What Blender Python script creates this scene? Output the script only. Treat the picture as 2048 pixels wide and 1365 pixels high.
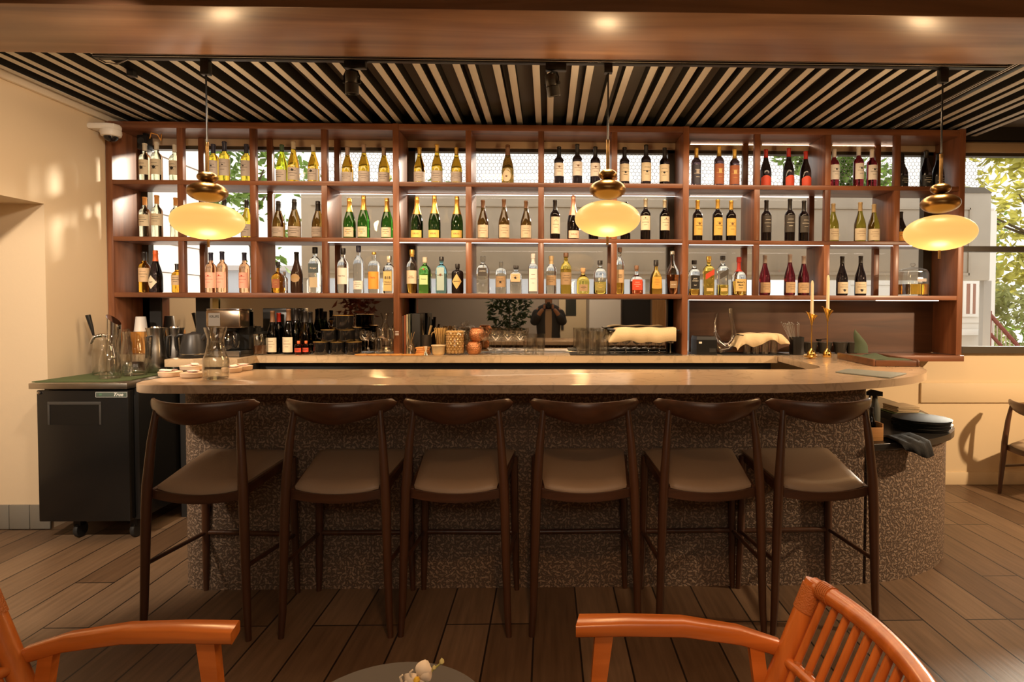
import bpy, bmesh, math, random
from mathutils import Vector as V, Matrix as M
R = math.radians; PI = math.pi
random.seed(7)
for o in list(bpy.data.objects): bpy.data.objects.remove(o)
scn = bpy.context.scene
col = scn.collection
# ---------------------------------------------------------------- camera
F = 1200.0; CX, CY = 1123.0, 646.0; EYE = 1.45
cam_d = bpy.data.cameras.new('camera'); cam = bpy.data.objects.new('camera', cam_d); col.objects.link(cam)
cam_d.sensor_width = 36; cam_d.lens = 36 * F / 2048
cam_d.shift_x = (1024 - CX) / 2048; cam_d.shift_y = (CY - 682.5) / 2048
cam_d.clip_start = 0.02
CR = M.Rotation(-R(1.3), 4, 'Z') @ M.Rotation(PI/2 - R(1.6), 4, 'X') @ M.Rotation(0.0027, 4, 'Z')
cam.matrix_world = M.Translation((0, 0, EYE)) @ CR
scn.camera = cam
# ---------------------------------------------------------------- world, exposure, room lights and added fill lights
w = bpy.data.worlds.new('World'); scn.world = w; w.use_nodes = True
bg = w.node_tree.nodes['Background']
bg.inputs[0].default_value = (1.0, 0.95, 0.86, 1); bg.inputs[1].default_value = 1.3
vs = scn.view_settings
vs.view_transform = 'Standard'; vs.look = 'None'; vs.gamma = 1; vs.use_curve_mapping = False
vs.exposure = 0.2
cy = scn.cycles
cy.use_denoising = True; cy.max_bounces = 9; cy.transparent_max_bounces = 32
cy.diffuse_bounces = 4; cy.glossy_bounces = 4; cy.transmission_bounces = 9
cy.caustics_reflective = False; cy.caustics_refractive = False; cy.sample_clamp_indirect = 6
def light(name, typ, loc, target, power, color, size=.1, sizey=None, spot=60, blend=.3):
    d = bpy.data.lights.new(name, typ); d.energy = power; d.color = color
    if typ == 'AREA':
        d.size = size
        if sizey: d.shape = 'RECTANGLE'; d.size_y = sizey
    else: d.shadow_soft_size = size
    if typ == 'SPOT': d.spot_size = R(spot); d.spot_blend = blend
    o = bpy.data.objects.new(name, d); col.objects.link(o); o.location = loc
    if target is not None:
        o.rotation_euler = (V(target) - V(loc)).to_track_quat('-Z', 'Y').to_euler()
    return o
WARM = (1.0, .71, .44); AMBER = (1.0, .50, .19); SOFT = (1.0, .81, .62)
sun_d = bpy.data.lights.new('sunlight', 'SUN'); sun_d.energy = 6; sun_d.color = (1, .9, .72); sun_d.angle = R(6)
sun = bpy.data.objects.new('sunlight', sun_d); col.objects.link(sun)
sun.rotation_euler = V((-.70, -.72, -.30)).to_track_quat('-Z', 'Y').to_euler()
light('ceiling_lamp_dining', 'AREA', (.3, .4, 2.62), (.3, .4, 0), 8, SOFT, 2.6, 1.6)
light('ceiling_lamp_back', 'AREA', (0, -2.0, 2.62), (0, -2.0, 0), 60, SOFT, 3.0, 1.2)
light('ceiling_spot_table', 'SPOT', (.1, .55, 2.6), (.15, 1.40, .4), 58, AMBER, .06, spot=72, blend=.7)
light('ceiling_spot_right', 'SPOT', (4.3, 2.2, 2.3), (3.25, 3.9, .1), 370, WARM, .05, spot=92, blend=.5)  # added warm spot without a fixture, lights the right wall and floor
light('ceiling_spot_left', 'SPOT', (-2.6, 1.3, 2.6), (-3.0, 3.75, .60), 290, SOFT, .06, spot=62, blend=.4)  # added to light the left wall, floor and fridge; no lamp there
light('wall_washer_left', 'SPOT', (-1.6, 2.4, 2.6), (-3.2, 4.0, 1.9), 60, SOFT, .08, spot=70, blend=.6)  # unseen spot lifting the upper left wall, no fixture
light('bar_downlight', 'AREA', (0, 3.95, 2.66), (0, 3.9, 0), 44, WARM, 4.6, .25)  # unseen area light below the slats, no fixture behind it
# ---------------------------------------------------------------- pixel -> place helpers (a pixel of the 2048x1365 photograph)
RAY = CR.to_3x3()
def at(px, py, Y):
    d = RAY @ V(((px - CX) / F, -(py - CY) / F, -1)); t = Y / d.y
    return V((d.x * t, Y, EYE + d.z * t))
def atz(px, py, z):
    d = RAY @ V(((px - CX) / F, -(py - CY) / F, -1)); t = (z - EYE) / d.z
    return V((d.x * t, d.y * t, z))
def X(px, Y, py=613): return at(px, py, Y).x
def Z(py, Y, px=1096): return at(px, py, Y).z
# ---------------------------------------------------------------- materials
MATS = {}
def nodes(name):
    m = bpy.data.materials.new(name); m.use_nodes = True
    return m, m.node_tree.nodes, m.node_tree.links, m.node_tree.nodes['Principled BSDF']
def pm(name, c, rough=.5, metal=0, trans=0, ior=1.45, emit=None, es=0, spec=None, coat=0, bump=0, bscale=60, sheen=0, var=0):
    if name in MATS: return MATS[name]
    m, N, L, b = nodes(name)
    b.inputs['Base Color'].default_value = (*c, 1); b.inputs['Roughness'].default_value = rough
    b.inputs['Metallic'].default_value = metal; b.inputs['Transmission Weight'].default_value = trans
    b.inputs['IOR'].default_value = ior; b.inputs['Coat Weight'].default_value = coat
    if spec is not None: b.inputs['Specular IOR Level'].default_value = spec
    if sheen: b.inputs['Sheen Weight'].default_value = sheen
    if emit: b.inputs['Emission Color'].default_value = (*emit, 1); b.inputs['Emission Strength'].default_value = es
    if bump or var:
        tc = N.new('ShaderNodeTexCoord'); no = N.new('ShaderNodeTexNoise'); no.inputs['Scale'].default_value = bscale
        no.inputs['Detail'].default_value = 4; L.new(tc.outputs['Object'], no.inputs['Vector'])
        if bump:
            bp = N.new('ShaderNodeBump'); bp.inputs['Strength'].default_value = bump; bp.inputs['Distance'].default_value = .01
            L.new(no.outputs[0], bp.inputs['Height']); L.new(bp.outputs[0], b.inputs['Normal'])
        if var:
            n2 = N.new('ShaderNodeTexNoise'); n2.inputs['Scale'].default_value = bscale * .12; n2.inputs['Detail'].default_value = 5
            L.new(tc.outputs['Object'], n2.inputs['Vector'])
            rp = N.new('ShaderNodeValToRGB'); rp.color_ramp.elements[0].position = .3; rp.color_ramp.elements[1].position = .7
            rp.color_ramp.elements[0].color = (*[x * (1 - var) for x in c], 1); rp.color_ramp.elements[1].color = (*[min(1, x * (1 + var)) for x in c], 1)
            L.new(n2.outputs[0], rp.inputs[0]); L.new(rp.outputs[0], b.inputs['Base Color'])
    MATS[name] = m; return m
def wood(name, dark, light_, axis='X', scale=1.0, rough=.4, coat=.15, stain=.0):
    if name in MATS: return MATS[name]
    m, N, L, b = nodes(name)
    tc = N.new('ShaderNodeTexCoord'); mp = N.new('ShaderNodeMapping')
    sc = {'X': (1.2, 14, 14), 'Y': (14, 1.2, 14), 'Z': (14, 14, 1.2)}[axis]
    mp.inputs['Scale'].default_value = [s * scale for s in sc]
    L.new(tc.outputs['Object'], mp.inputs['Vector'])
    n1 = N.new('ShaderNodeTexNoise'); n1.inputs['Scale'].default_value = 1.6; n1.inputs['Detail'].default_value = 8; n1.inputs['Distortion'].default_value = .6
    L.new(mp.outputs[0], n1.inputs['Vector'])
    rp = N.new('ShaderNodeValToRGB'); e = rp.color_ramp.elements
    e[0].position = .28; e[0].color = (*dark, 1); e[1].position = .72; e[1].color = (*light_, 1)
    L.new(n1.outputs[0], rp.inputs[0]); out = rp.outputs[0]
    if stain:
        n2 = N.new('ShaderNodeTexNoise'); n2.inputs['Scale'].default_value = 1.1; n2.inputs['Detail'].default_value = 3
        L.new(tc.outputs['Object'], n2.inputs['Vector'])
        mx = N.new('ShaderNodeMix'); mx.data_type = 'RGBA'; mx.blend_type = 'MULTIPLY'; mx.inputs[0].default_value = stain
        r2 = N.new('ShaderNodeValToRGB'); r2.color_ramp.elements[0].position = .35; r2.color_ramp.elements[1].position = .65
        r2.color_ramp.elements[0].color = (.45, .4, .38, 1); r2.color_ramp.elements[1].color = (1.15, 1.1, 1.05, 1)
        L.new(n2.outputs[0], r2.inputs[0]); L.new(out, mx.inputs['A']); L.new(r2.outputs[0], mx.inputs['B']); out = mx.outputs['Result']
    L.new(out, b.inputs['Base Color'])
    b.inputs['Roughness'].default_value = rough; b.inputs['Coat Weight'].default_value = coat; b.inputs['Coat Roughness'].default_value = .25
    bp = N.new('ShaderNodeBump'); bp.inputs['Strength'].default_value = .12; bp.inputs['Distance'].default_value = .004
    L.new(n1.outputs[0], bp.inputs['Height']); L.new(bp.outputs[0], b.inputs['Normal'])
    MATS[name] = m; return m
def thin_glass(name, tint=(.97, .97, .97), ior=1.45, rough=.02, edge=None, base=0.0):
    if name in MATS: return MATS[name]
    m, N, L, b = nodes(name); N.remove(b)
    out = N['Material Output']
    t = N.new('ShaderNodeBsdfTransparent'); t.inputs[0].default_value = (*tint, 1)
    g = N.new('ShaderNodeBsdfGlossy'); g.inputs[0].default_value = (1, 1, 1, 1); g.inputs['Roughness'].default_value = rough
    lf = N.new('ShaderNodeLayerWeight'); lf.inputs[0].default_value = .5
    pw = N.new('ShaderNodeMath'); pw.operation = 'POWER'; pw.inputs[1].default_value = 3.0; L.new(lf.outputs['Facing'], pw.inputs[0])
    fr = N.new('ShaderNodeMath'); fr.operation = 'MULTIPLY_ADD'; fr.inputs[1].default_value = (ior - 1) * 1.9; fr.inputs[2].default_value = ((ior - 1) / (ior + 1)) ** 2; L.new(pw.outputs[0], fr.inputs[0])
    mx = N.new('ShaderNodeMixShader')
    if base:
        ad = N.new('ShaderNodeMath'); ad.operation = 'ADD'; ad.inputs[1].default_value = base; ad.use_clamp = True; L.new(fr.outputs[0], ad.inputs[0]); L.new(ad.outputs[0], mx.inputs[0])
    else: L.new(fr.outputs[0], mx.inputs[0])
    L.new(t.outputs[0], mx.inputs[1]); L.new(g.outputs[0], mx.inputs[2])
    if edge:   # thick glass at grazing sight lines swallows light
        lw = N.new('ShaderNodeLayerWeight'); lw.inputs[0].default_value = .22
        mc = N.new('ShaderNodeMix'); mc.data_type = 'RGBA'; mc.inputs['A'].default_value = (*tint, 1); mc.inputs['B'].default_value = (*edge, 1)
        L.new(lw.outputs['Facing'], mc.inputs[0]); L.new(mc.outputs['Result'], t.inputs[0])
    L.new(mx.outputs[0], out.inputs[0]); MATS[name] = m; return m
def floor_mat():
    m, N, L, b = nodes('floor_planks')
    tc = N.new('ShaderNodeTexCoord'); mp = N.new('ShaderNodeMapping'); mp.inputs['Rotation'].default_value = (0, 0, PI/2); mp.inputs['Location'].default_value = (.3, .06, 0)
    L.new(tc.outputs['Object'], mp.inputs['Vector'])
    br = N.new('ShaderNodeTexBrick'); L.new(mp.outputs[0], br.inputs['Vector'])
    br.inputs['Scale'].default_value = 1; br.inputs['Brick Width'].default_value = 1.2; br.inputs['Row Height'].default_value = .2
    br.inputs['Mortar Size'].default_value = .0042; br.inputs['Mortar Smooth'].default_value = .1; br.offset = .37; br.offset_frequency = 3
    br.inputs['Color1'].default_value = (.125, .073, .040, 1); br.inputs['Color2'].default_value = (.215, .138, .082, 1); br.inputs['Mortar'].default_value = (.018, .011, .007, 1)
    m2 = N.new('ShaderNodeMapping'); m2.inputs['Scale'].default_value = (30, 2.0, 1); L.new(tc.outputs['Object'], m2.inputs['Vector'])
    no = N.new('ShaderNodeTexNoise'); no.inputs['Scale'].default_value = 1.5; no.inputs['Detail'].default_value = 8; L.new(m2.outputs[0], no.inputs['Vector'])
    rp = N.new('ShaderNodeValToRGB'); rp.color_ramp.elements[0].position = .3; rp.color_ramp.elements[1].position = .75
    rp.color_ramp.elements[0].color = (.62, .6, .58, 1); rp.color_ramp.elements[1].color = (1.15, 1.15, 1.15, 1); L.new(no.outputs[0], rp.inputs[0])
    mx = N.new('ShaderNodeMix'); mx.data_type = 'RGBA'; mx.blend_type = 'MULTIPLY'; mx.inputs[0].default_value = .8
    L.new(br.outputs[0], mx.inputs['A']); L.new(rp.outputs[0], mx.inputs['B']); L.new(mx.outputs['Result'], b.inputs['Base Color'])
    b.inputs['Roughness'].default_value = .42
    bp = N.new('ShaderNodeBump'); bp.inputs['Strength'].default_value = .25; bp.inputs['Distance'].default_value = .003
    ml = N.new('ShaderNodeMath'); ml.operation = 'SUBTRACT'; L.new(no.outputs[0], ml.inputs[0]); L.new(br.outputs['Fac'], ml.inputs[1])
    L.new(ml.outputs[0], bp.inputs['Height']); L.new(bp.outputs[0], b.inputs['Normal'])
    return m
def leaf_mat(name, ground, petal, petal2):
    """leaf relief tiles: one randomly turned leaf in every voronoi cell of the UV plane (metres)"""
    m, N, L, b = nodes(name)
    tc = N.new('ShaderNodeTexCoord')
    masks = []
    for sc, off in ((40, 0), (70, 13.7)):
        mp = N.new('ShaderNodeMapping'); mp.inputs['Location'].default_value = (off, off * .7, 0); L.new(tc.outputs['UV'], mp.inputs['Vector'])
        vo = N.new('ShaderNodeTexVoronoi'); vo.voronoi_dimensions = '2D'; vo.inputs['Scale'].default_value = sc; vo.inputs['Randomness'].default_value = .75
        L.new(mp.outputs[0], vo.inputs['Vector'])
        sb = N.new('ShaderNodeVectorMath'); sb.operation = 'SUBTRACT'; L.new(mp.outputs[0], sb.inputs[0]); L.new(vo.outputs['Position'], sb.inputs[1])
        sp = N.new('ShaderNodeSeparateColor'); L.new(vo.outputs['Color'], sp.inputs[0])
        an = N.new('ShaderNodeMath'); an.operation = 'MULTIPLY'; an.inputs[1].default_value = 6.283; L.new(sp.outputs[0], an.inputs[0])
        ro = N.new('ShaderNodeVectorRotate'); ro.rotation_type = 'Z_AXIS'; L.new(sb.outputs[0], ro.inputs['Vector']); L.new(an.outputs[0], ro.inputs['Angle'])
        s2 = N.new('ShaderNodeVectorMath'); s2.operation = 'MULTIPLY'; s2.inputs[1].default_value = (1 / .0140, 1 / .0058, 0) if sc == 40 else (1 / .0058, 1 / .0028, 0); L.new(ro.outputs[0], s2.inputs[0])
        ln = N.new('ShaderNodeVectorMath'); ln.operation = 'LENGTH'; L.new(s2.outputs[0], ln.inputs[0])
        mr = N.new('ShaderNodeMapRange'); mr.inputs['From Min'].default_value = 1.0; mr.inputs['From Max'].default_value = .6; L.new(ln.outputs['Value'], mr.inputs['Value'])
        masks.append((mr.outputs[0], sp.outputs[1]))
    mxm = N.new('ShaderNodeMath'); mxm.operation = 'MAXIMUM'; L.new(masks[0][0], mxm.inputs[0]); L.new(masks[1][0], mxm.inputs[1])
    pc = N.new('ShaderNodeMix'); pc.data_type = 'RGBA'; pc.inputs['A'].default_value = (*petal, 1); pc.inputs['B'].default_value = (*petal2, 1); L.new(masks[0][1], pc.inputs[0])
    gc = N.new('ShaderNodeMix'); gc.data_type = 'RGBA'; gc.inputs['A'].default_value = (*ground, 1); L.new(pc.outputs['Result'], gc.inputs['B']); L.new(mxm.outputs[0], gc.inputs[0])
    L.new(gc.outputs['Result'], b.inputs['Base Color']); b.inputs['Roughness'].default_value = .6
    bp = N.new('ShaderNodeBump'); bp.inputs['Strength'].default_value = .7; bp.inputs['Distance'].default_value = .004
    L.new(mxm.outputs[0], bp.inputs['Height']); L.new(bp.outputs[0], b.inputs['Normal'])
    return m
def stone_mat(name, c):
    m, N, L, b = nodes(name)
    tc = N.new('ShaderNodeTexCoord'); no = N.new('ShaderNodeTexNoise'); no.inputs['Scale'].default_value = 3.2; no.inputs['Detail'].default_value = 10; no.inputs['Distortion'].default_value = 1.5
    L.new(tc.outputs['Object'], no.inputs['Vector'])
    rp = N.new('ShaderNodeValToRGB'); e = rp.color_ramp.elements
    e[0].position = .47; e[0].color = (*c, 1); e[1].position = .5; e[1].color = (*[x * .82 for x in c], 1); e.new(.53).color = (*c, 1)
    L.new(no.outputs[0], rp.inputs[0]); L.new(rp.outputs[0], b.inputs['Base Color']); b.inputs['Roughness'].default_value = .16
    return m
# ---------------------------------------------------------------- mesh helpers
class B:
    """collects shapes; link() makes ONE mesh object of them"""
    def __init__(s): s.bm = bmesh.new(); s.uv = None
    def box(s, x0, y0, z0, x1, y1, z1, bev=0, rot=None):
        vs_ = [s.bm.verts.new(V((x, y, z))) for x in (x0, x1) for y in (y0, y1) for z in (z0, z1)]
        fs = [s.bm.faces.new([vs_[i] for i in q]) for q in ((0, 1, 3, 2), (4, 6, 7, 5), (0, 4, 5, 1), (2, 3, 7, 6), (0, 2, 6, 4), (1, 5, 7, 3))]
        if bev:
            es = list({e for f in fs for e in f.edges})
            r = bmesh.ops.bevel(s.bm, geom=es, offset=bev, segments=2, profile=.5, affect='EDGES'); vs_ = list({v for f in r['faces'] for v in f.verts} | {v for v in vs_ if v.is_valid})
        if rot is not None: bmesh.ops.transform(s.bm, matrix=rot, verts=[v for v in vs_ if v.is_valid])
        return s
    def tube(s, pts, rad, n=10, cap=True, sx=1.0):
        pts = [V(p) for p in pts]; k = len(pts)
        rads = rad if isinstance(rad, (list, tuple)) else [rad] * k
        rings = []; up = None
        for i, p in enumerate(pts):
            t = (pts[min(i + 1, k - 1)] - pts[max(i - 1, 0)]).normalized()
            if up is None: up = V((0, 0, 1)) if abs(t.z) < .9 else V((0, 1, 0))
            a = t.cross(up).normalized(); up = a.cross(t).normalized()
            rings.append([s.bm.verts.new(p + (a * math.cos(2 * PI * j / n) * sx + up * math.sin(2 * PI * j / n)) * rads[i]) for j in range(n)])
        for q, r_ in zip(rings, rings[1:]):
            for j in range(n): s.bm.faces.new((q[j], q[(j + 1) % n], r_[(j + 1) % n], r_[j]))
        if cap: s.bm.faces.new(rings[0][::-1]); s.bm.faces.new(rings[-1])
        return s
    def lathe(s, prof, n=20, p=2.0, sy=1.0, c=(0, 0, 0), rot=0.0, wob=0.0, wn=0):
        rings = []
        for r, z in prof:
            ring = []
            for j in range(n):
                a = 2 * PI * j / n; ca, sa = math.cos(a), math.sin(a)
                k = 1 / (abs(ca) ** p + abs(sa) ** p) ** (1 / p) if p != 2 else 1
                if wn: k *= 1 + wob * math.cos(wn * a)
                x, y = r * k * ca, r * k * sa * sy
                cr, sr = math.cos(rot), math.sin(rot)
                ring.append(s.bm.verts.new((c[0] + x * cr - y * sr, c[1] + x * sr + y * cr, c[2] + z)))
            rings.append(ring)
        for q, r_ in zip(rings, rings[1:]):
            for j in range(n): s.bm.faces.new((q[j], q[(j + 1) % n], r_[(j + 1) % n], r_[j]))
        if prof[0][0] > 1e-5: s.bm.faces.new(rings[0][::-1])
        if prof[-1][0] > 1e-5: s.bm.faces.new(rings[-1])
        return s
    def loft(s, rings, closed=True, cap=True):
        rr = [[s.bm.verts.new(V(p)) for p in ring] for ring in rings]; n = len(rr[0])
        for q, r_ in zip(rr, rr[1:]):
            for j in range(n if closed else n - 1): s.bm.faces.new((q[j], q[(j + 1) % n], r_[(j + 1) % n], r_[j]))
        if cap and closed: s.bm.faces.new(rr[0][::-1]); s.bm.faces.new(rr[-1])
        return s
    def prism(s, outline, z0, z1, bev=0):
        a = [s.bm.verts.new((x, y, z0)) for x, y in outline]; b_ = [s.bm.verts.new((x, y, z1)) for x, y in outline]; n = len(a)
        f0 = s.bm.faces.new(a[::-1]); f1 = s.bm.faces.new(b_)
        for j in range(n): s.bm.faces.new((a[j], a[(j + 1) % n], b_[(j + 1) % n], b_[j]))
        if bev: bmesh.ops.bevel(s.bm, geom=list(f0.edges) + list(f1.edges), offset=bev, segments=2, profile=.5, affect='EDGES')
        return s
    def arc(s, r, z0, z1, a0, a1, n=12, t=.0008, zf=None):
        """a curved label on a cylinder facing -Y; a = angle from -Y; zf(u)->(lo,hi) for odd outlines"""
        ins, outs = [], []
        for i in range(n + 1):
            u = i / n; a = a0 + (a1 - a0) * u; lo, hi = zf(u) if zf else (z0, z1)
            d = V((math.sin(a), -math.cos(a), 0))
            outs.append((s.bm.verts.new(d * (r + t) + V((0, 0, lo))), s.bm.verts.new(d * (r + t) + V((0, 0, hi)))))
            ins.append((s.bm.verts.new(d * r + V((0, 0, lo))), s.bm.verts.new(d * r + V((0, 0, hi)))))
        for i in range(n):
            s.bm.faces.new((outs[i][0], outs[i + 1][0], outs[i + 1][1], outs[i][1])); s.bm.faces.new((ins[i][0], ins[i][1], ins[i + 1][1], ins[i + 1][0]))
            s.bm.faces.new((outs[i][1], outs[i + 1][1], ins[i + 1][1], ins[i][1])); s.bm.faces.new((outs[i][0], ins[i][0], ins[i + 1][0], outs[i + 1][0]))
        for k in (0, n): s.bm.faces.new((outs[k][0], outs[k][1], ins[k][1], ins[k][0]))
        return s
    def move(s, mat):
        bmesh.ops.transform(s.bm, matrix=mat, verts=s.bm.verts); return s
    def mesh(s, name, smooth=True, angle=40):
        bmesh.ops.recalc_face_normals(s.bm, faces=s.bm.faces)
        me = bpy.data.meshes.new(name); s.bm.to_mesh(me); s.bm.free()
        if smooth:
            me.polygons.foreach_set('use_smooth', [True] * len(me.polygons)); me.set_sharp_from_angle(angle=R(angle))
        return me
    def link(s, name, mat, parent=None, smooth=True, angle=40):
        return obj(name, s.mesh(name, smooth, angle), mat, parent)
def obj(name, me, mat, parent=None, loc=None, rz=0):
    o = bpy.data.objects.new(name, me); col.objects.link(o)
    if mat is not None: 
        if not me.materials: me.materials.append(mat)
        elif me.materials[0] != mat:
            o.material_slots[0].link = 'OBJECT'; o.material_slots[0].material = mat
    if parent is not None: o.parent = parent
    if loc is not None: o.location = loc
    if rz: o.rotation_euler.z = rz
    return o
def thing(name, label, cat, loc=(0, 0, 0), rz=0, group=None):
    o = bpy.data.objects.new(name, None); col.objects.link(o); o.empty_display_size = .1
    o.location = loc; o.rotation_euler = (0, 0, rz); return tag(o, label, cat, group)
def tag(o, label, cat, group=None):
    o['label'] = label; o['category'] = cat
    if group: o['group'] = group
    return o
def struct(o): o['kind'] = 'structure'; return o
def stuff(o): o['kind'] = 'stuff'; return o
def kids(o, allo=None): return [c for c in bpy.data.objects if c.parent == o]
TREE = {}
def dup(root, loc, rz=None, label=None):
    if root.name not in TREE: TREE[root.name] = [(c, kids(c)) for c in kids(root)]
    r = root.copy(); col.objects.link(r); r.location = loc
    if rz is not None: r.rotation_euler.z = rz
    if label: r['label'] = label
    for ch, gs in TREE[root.name]:
        c = ch.copy(); col.objects.link(c); c.parent = r
        for g in gs:
            d = g.copy(); col.objects.link(d); d.parent = c
    return r
TXT = {}
def text_mesh(s, size, bold=False, shear=0.0):
    key = (s, round(size, 5), shear)
    if key in TXT: return TXT[key].copy()
    cu = bpy.data.curves.new('lettering', 'FONT'); cu.body = s; cu.size = size; cu.align_x = 'CENTER'; cu.align_y = 'CENTER'; cu.resolution_u = 2; cu.shear = shear
    if bold: cu.offset = size * .025
    o = bpy.data.objects.new('lettering', cu); col.objects.link(o)
    bpy.context.view_layer.update()
    me = bpy.data.meshes.new_from_object(o.evaluated_get(bpy.context.evaluated_depsgraph_get()))
    bpy.data.objects.remove(o); TXT[key] = me; return me.copy()
def flat_text(s, size, mat, parent, loc, bold=False, shear=0.0, name='lettering'):
    """lettering standing upright in the XZ plane, read from -Y"""
    me = text_mesh(s, size, bold, shear); me.transform(M.Rotation(PI/2, 4, 'X')); me.materials.clear()
    return obj(name, me, mat, parent, loc)
def wrap_text(s, size, r, z, mat, parent, bold=False, a0=0.0, shear=0.0):
    me = text_mesh(s, size, bold, shear)
    for v in me.vertices:
        a = v.co.x / r + a0; v.co = V((math.sin(a) * r, -math.cos(a) * r, z + v.co.y))
    me.materials.clear(); return obj('lettering', me, mat, parent)
def rect(x0, x1, y0, y1): return [(x0, y0), (x1, y0), (x1, y1), (x0, y1)]
# ---------------------------------------------------------------- common materials
WALNUT = wood('walnut_shelf', (.085, .027, .011), (.25, .088, .034), 'X', .8, .42, .2)
WALNUT_Z = wood('walnut_post', (.085, .027, .011), (.25, .088, .034), 'Z', .8, .42, .2)
WALNUT_Y = wood('walnut_panel', (.13, .044, .018), (.32, .12, .05), 'Z', .7, .38, .2)
PANEL_DK = wood('dark_walnut_board', (.055, .022, .010), (.13, .054, .024), 'X', .6, .42, .15)
BEAM = wood('beam_board', (.16, .072, .038), (.36, .20, .11), 'X', .45, .40, .25, stain=.5)
STOOLW = wood('stool_walnut', (.040, .015, .007), (.095, .038, .017), 'Z', .9, .36, .2)
STOOLX = wood('stool_walnut_rail', (.045, .017, .008), (.11, .044, .02), 'X', .9, .34, .25)
CREAM = pm('cream_plaster', (.70, .56, .38), .6, bump=.05, bscale=40)
CREAM_R = pm('cream_wall_paint', (.74, .58, .36), .55, bump=.03, bscale=40)
BLACKM = pm('black_metal', (.012, .012, .012), .4, .3)
BLACKP = pm('black_plastic', (.010, .010, .010), .32)
CHARC = pm('charcoal_paint', (.018, .017, .016), .55)
STEEL = pm('brushed_steel', (.55, .53, .50), .24, 1)
CHROME = pm('chrome', (.75, .74, .72), .08, 1)
BRASS = pm('aged_brass', (.36, .22, .085), .30, 1)
GOLD = pm('polished_gold', (.80, .50, .13), .14, 1)
STONE = stone_mat('quartz_top', (.58, .43, .29))
STONE_B = stone_mat('quartz_back', (.62, .46, .29))
LEATHER = pm('taupe_leather', (.31, .22, .145), .42, bump=.08, bscale=160)
GLASS = thin_glass('clear_glass', (.985, .985, .975), 1.42, .035, edge=(.60, .59, .56), base=.035)
WINGLASS = thin_glass('window_glass', (.97, .97, .97), 1.35, .0)
WATER = thin_glass('water', (.95, .96, .95), 1.2, .0, edge=(.7, .7, .68))
LED = pm('led_strip', (1, .9, .8), .5, emit=(1, .86, .74), es=4.5)
WHITE = pm('white_plastic', (.78, .74, .68), .4)
# ---------------------------------------------------------------- room shell
XL, YB = -3.21, 4.79
SHF = 4.45; SHB = 4.76
ZC = 1.087
WT = 2.69
FLOOR = floor_mat()
struct(B().box(-4.3, -3.4, -.08, 4.7, YB + .15, 0).link('floor', FLOOR, smooth=False))
g = B(); JY = 3.915; hz = Z(408, JY, 92); g.box(XL - .9, JY, 0, XL, YB, 2.79).box(XL - .9, -3.3, hz, XL, JY, 2.79).box(-4.3, -3.3, 0, XL - .9, YB, 3.0)
struct(g.link('wall_left', CREAM, smooth=False))
struct(B().box(4.6, -3.3, 0, 4.7, YB, 3.0).link('wall_right', CREAM_R, smooth=False))
struct(B().box(-4.3, -3.4, 0, 4.7, -3.3, 3.0).link('wall_rear', pm('taupe_wall', (.34, .29, .24), .7), smooth=False))
g = B(); g.box(XL - .2, YB, 0, 4.6, YB + .12, ZC).box(XL - .2, YB, WT, 4.6, YB + .12, 3.0)
struct(g.link('wall_back', CREAM_R, smooth=False))
g = B(); g.box(3.02, YB - .022, .675, 4.6, YB, .835, .004); struct(g.link('trim_1', CREAM_R))
struct(B().box(2.7, YB - .012, 0, 4.6, YB, .105, .003).link('baseboard_back', CREAM_R))
# grey tile skirting on the pier beside the fridge
g = B()
for k in range(7): g.box(XL - .9 + k * .13, JY - .015, .004, XL - .9 + k * .13 + .126, JY, .16, .003)
struct(g.link('baseboard_left', pm('grey_tile', (.20, .185, .155), .45)))
# ceilings
struct(B().box(-4.3, -3.4, 2.99, 4.7, 3.0, 3.05).link('ceiling_dining', pm('ceiling_paint', (.55, .45, .34), .8), smooth=False))
deck = struct(B().box(XL, 2.9, 2.885, 4.6, YB, 2.91).link('ceiling', pm('deck_paint', (.115, .108, .098), .7), smooth=False))
SLATM = pm('slat_paint', (.56, .53, .48), .42)
x0 = X(1020.7, 4.72, 250); sl = B().box(-.021, 3.05, 2.808, .021, 4.735, 2.812, .0015).mesh('slat'); sb = B().box(-.019, 3.05, 2.8125, .019, 4.735, 2.884).mesh('slat_shade_body', False)
k = 0
for i in range(-13, 17):
    for dx in (0, .0846):
        x = x0 + i * .2243 + dx
        if XL + .03 < x < 4.58: so = obj('slat', sl, SLATM, deck, (x, 0, 0)); obj('slat_shade_body', sb, CHARC, so)  # slat sides coloured dark: shade between the slats put into the colour
obj('end_board', B().box(XL, 4.735, 2.78, 4.6, YB, 2.884).mesh('end_board', False), CHARC, deck)
struct(B().box(XL, 2.9, 2.775, XL + .03, YB - .02, 2.83, .006).link('trim_2', pm('moulding', (.72, .62, .48), .5)))
ZBM = Z(117, 3.10, 1000)
bm_ = tag(B().box(-4.2, 2.60, ZBM, 4.6, 3.10, 3.0, .006).link('beam', BEAM), 'wide stained wooden beam boxed in above the bar front', 'beam'); struct(bm_)
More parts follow.
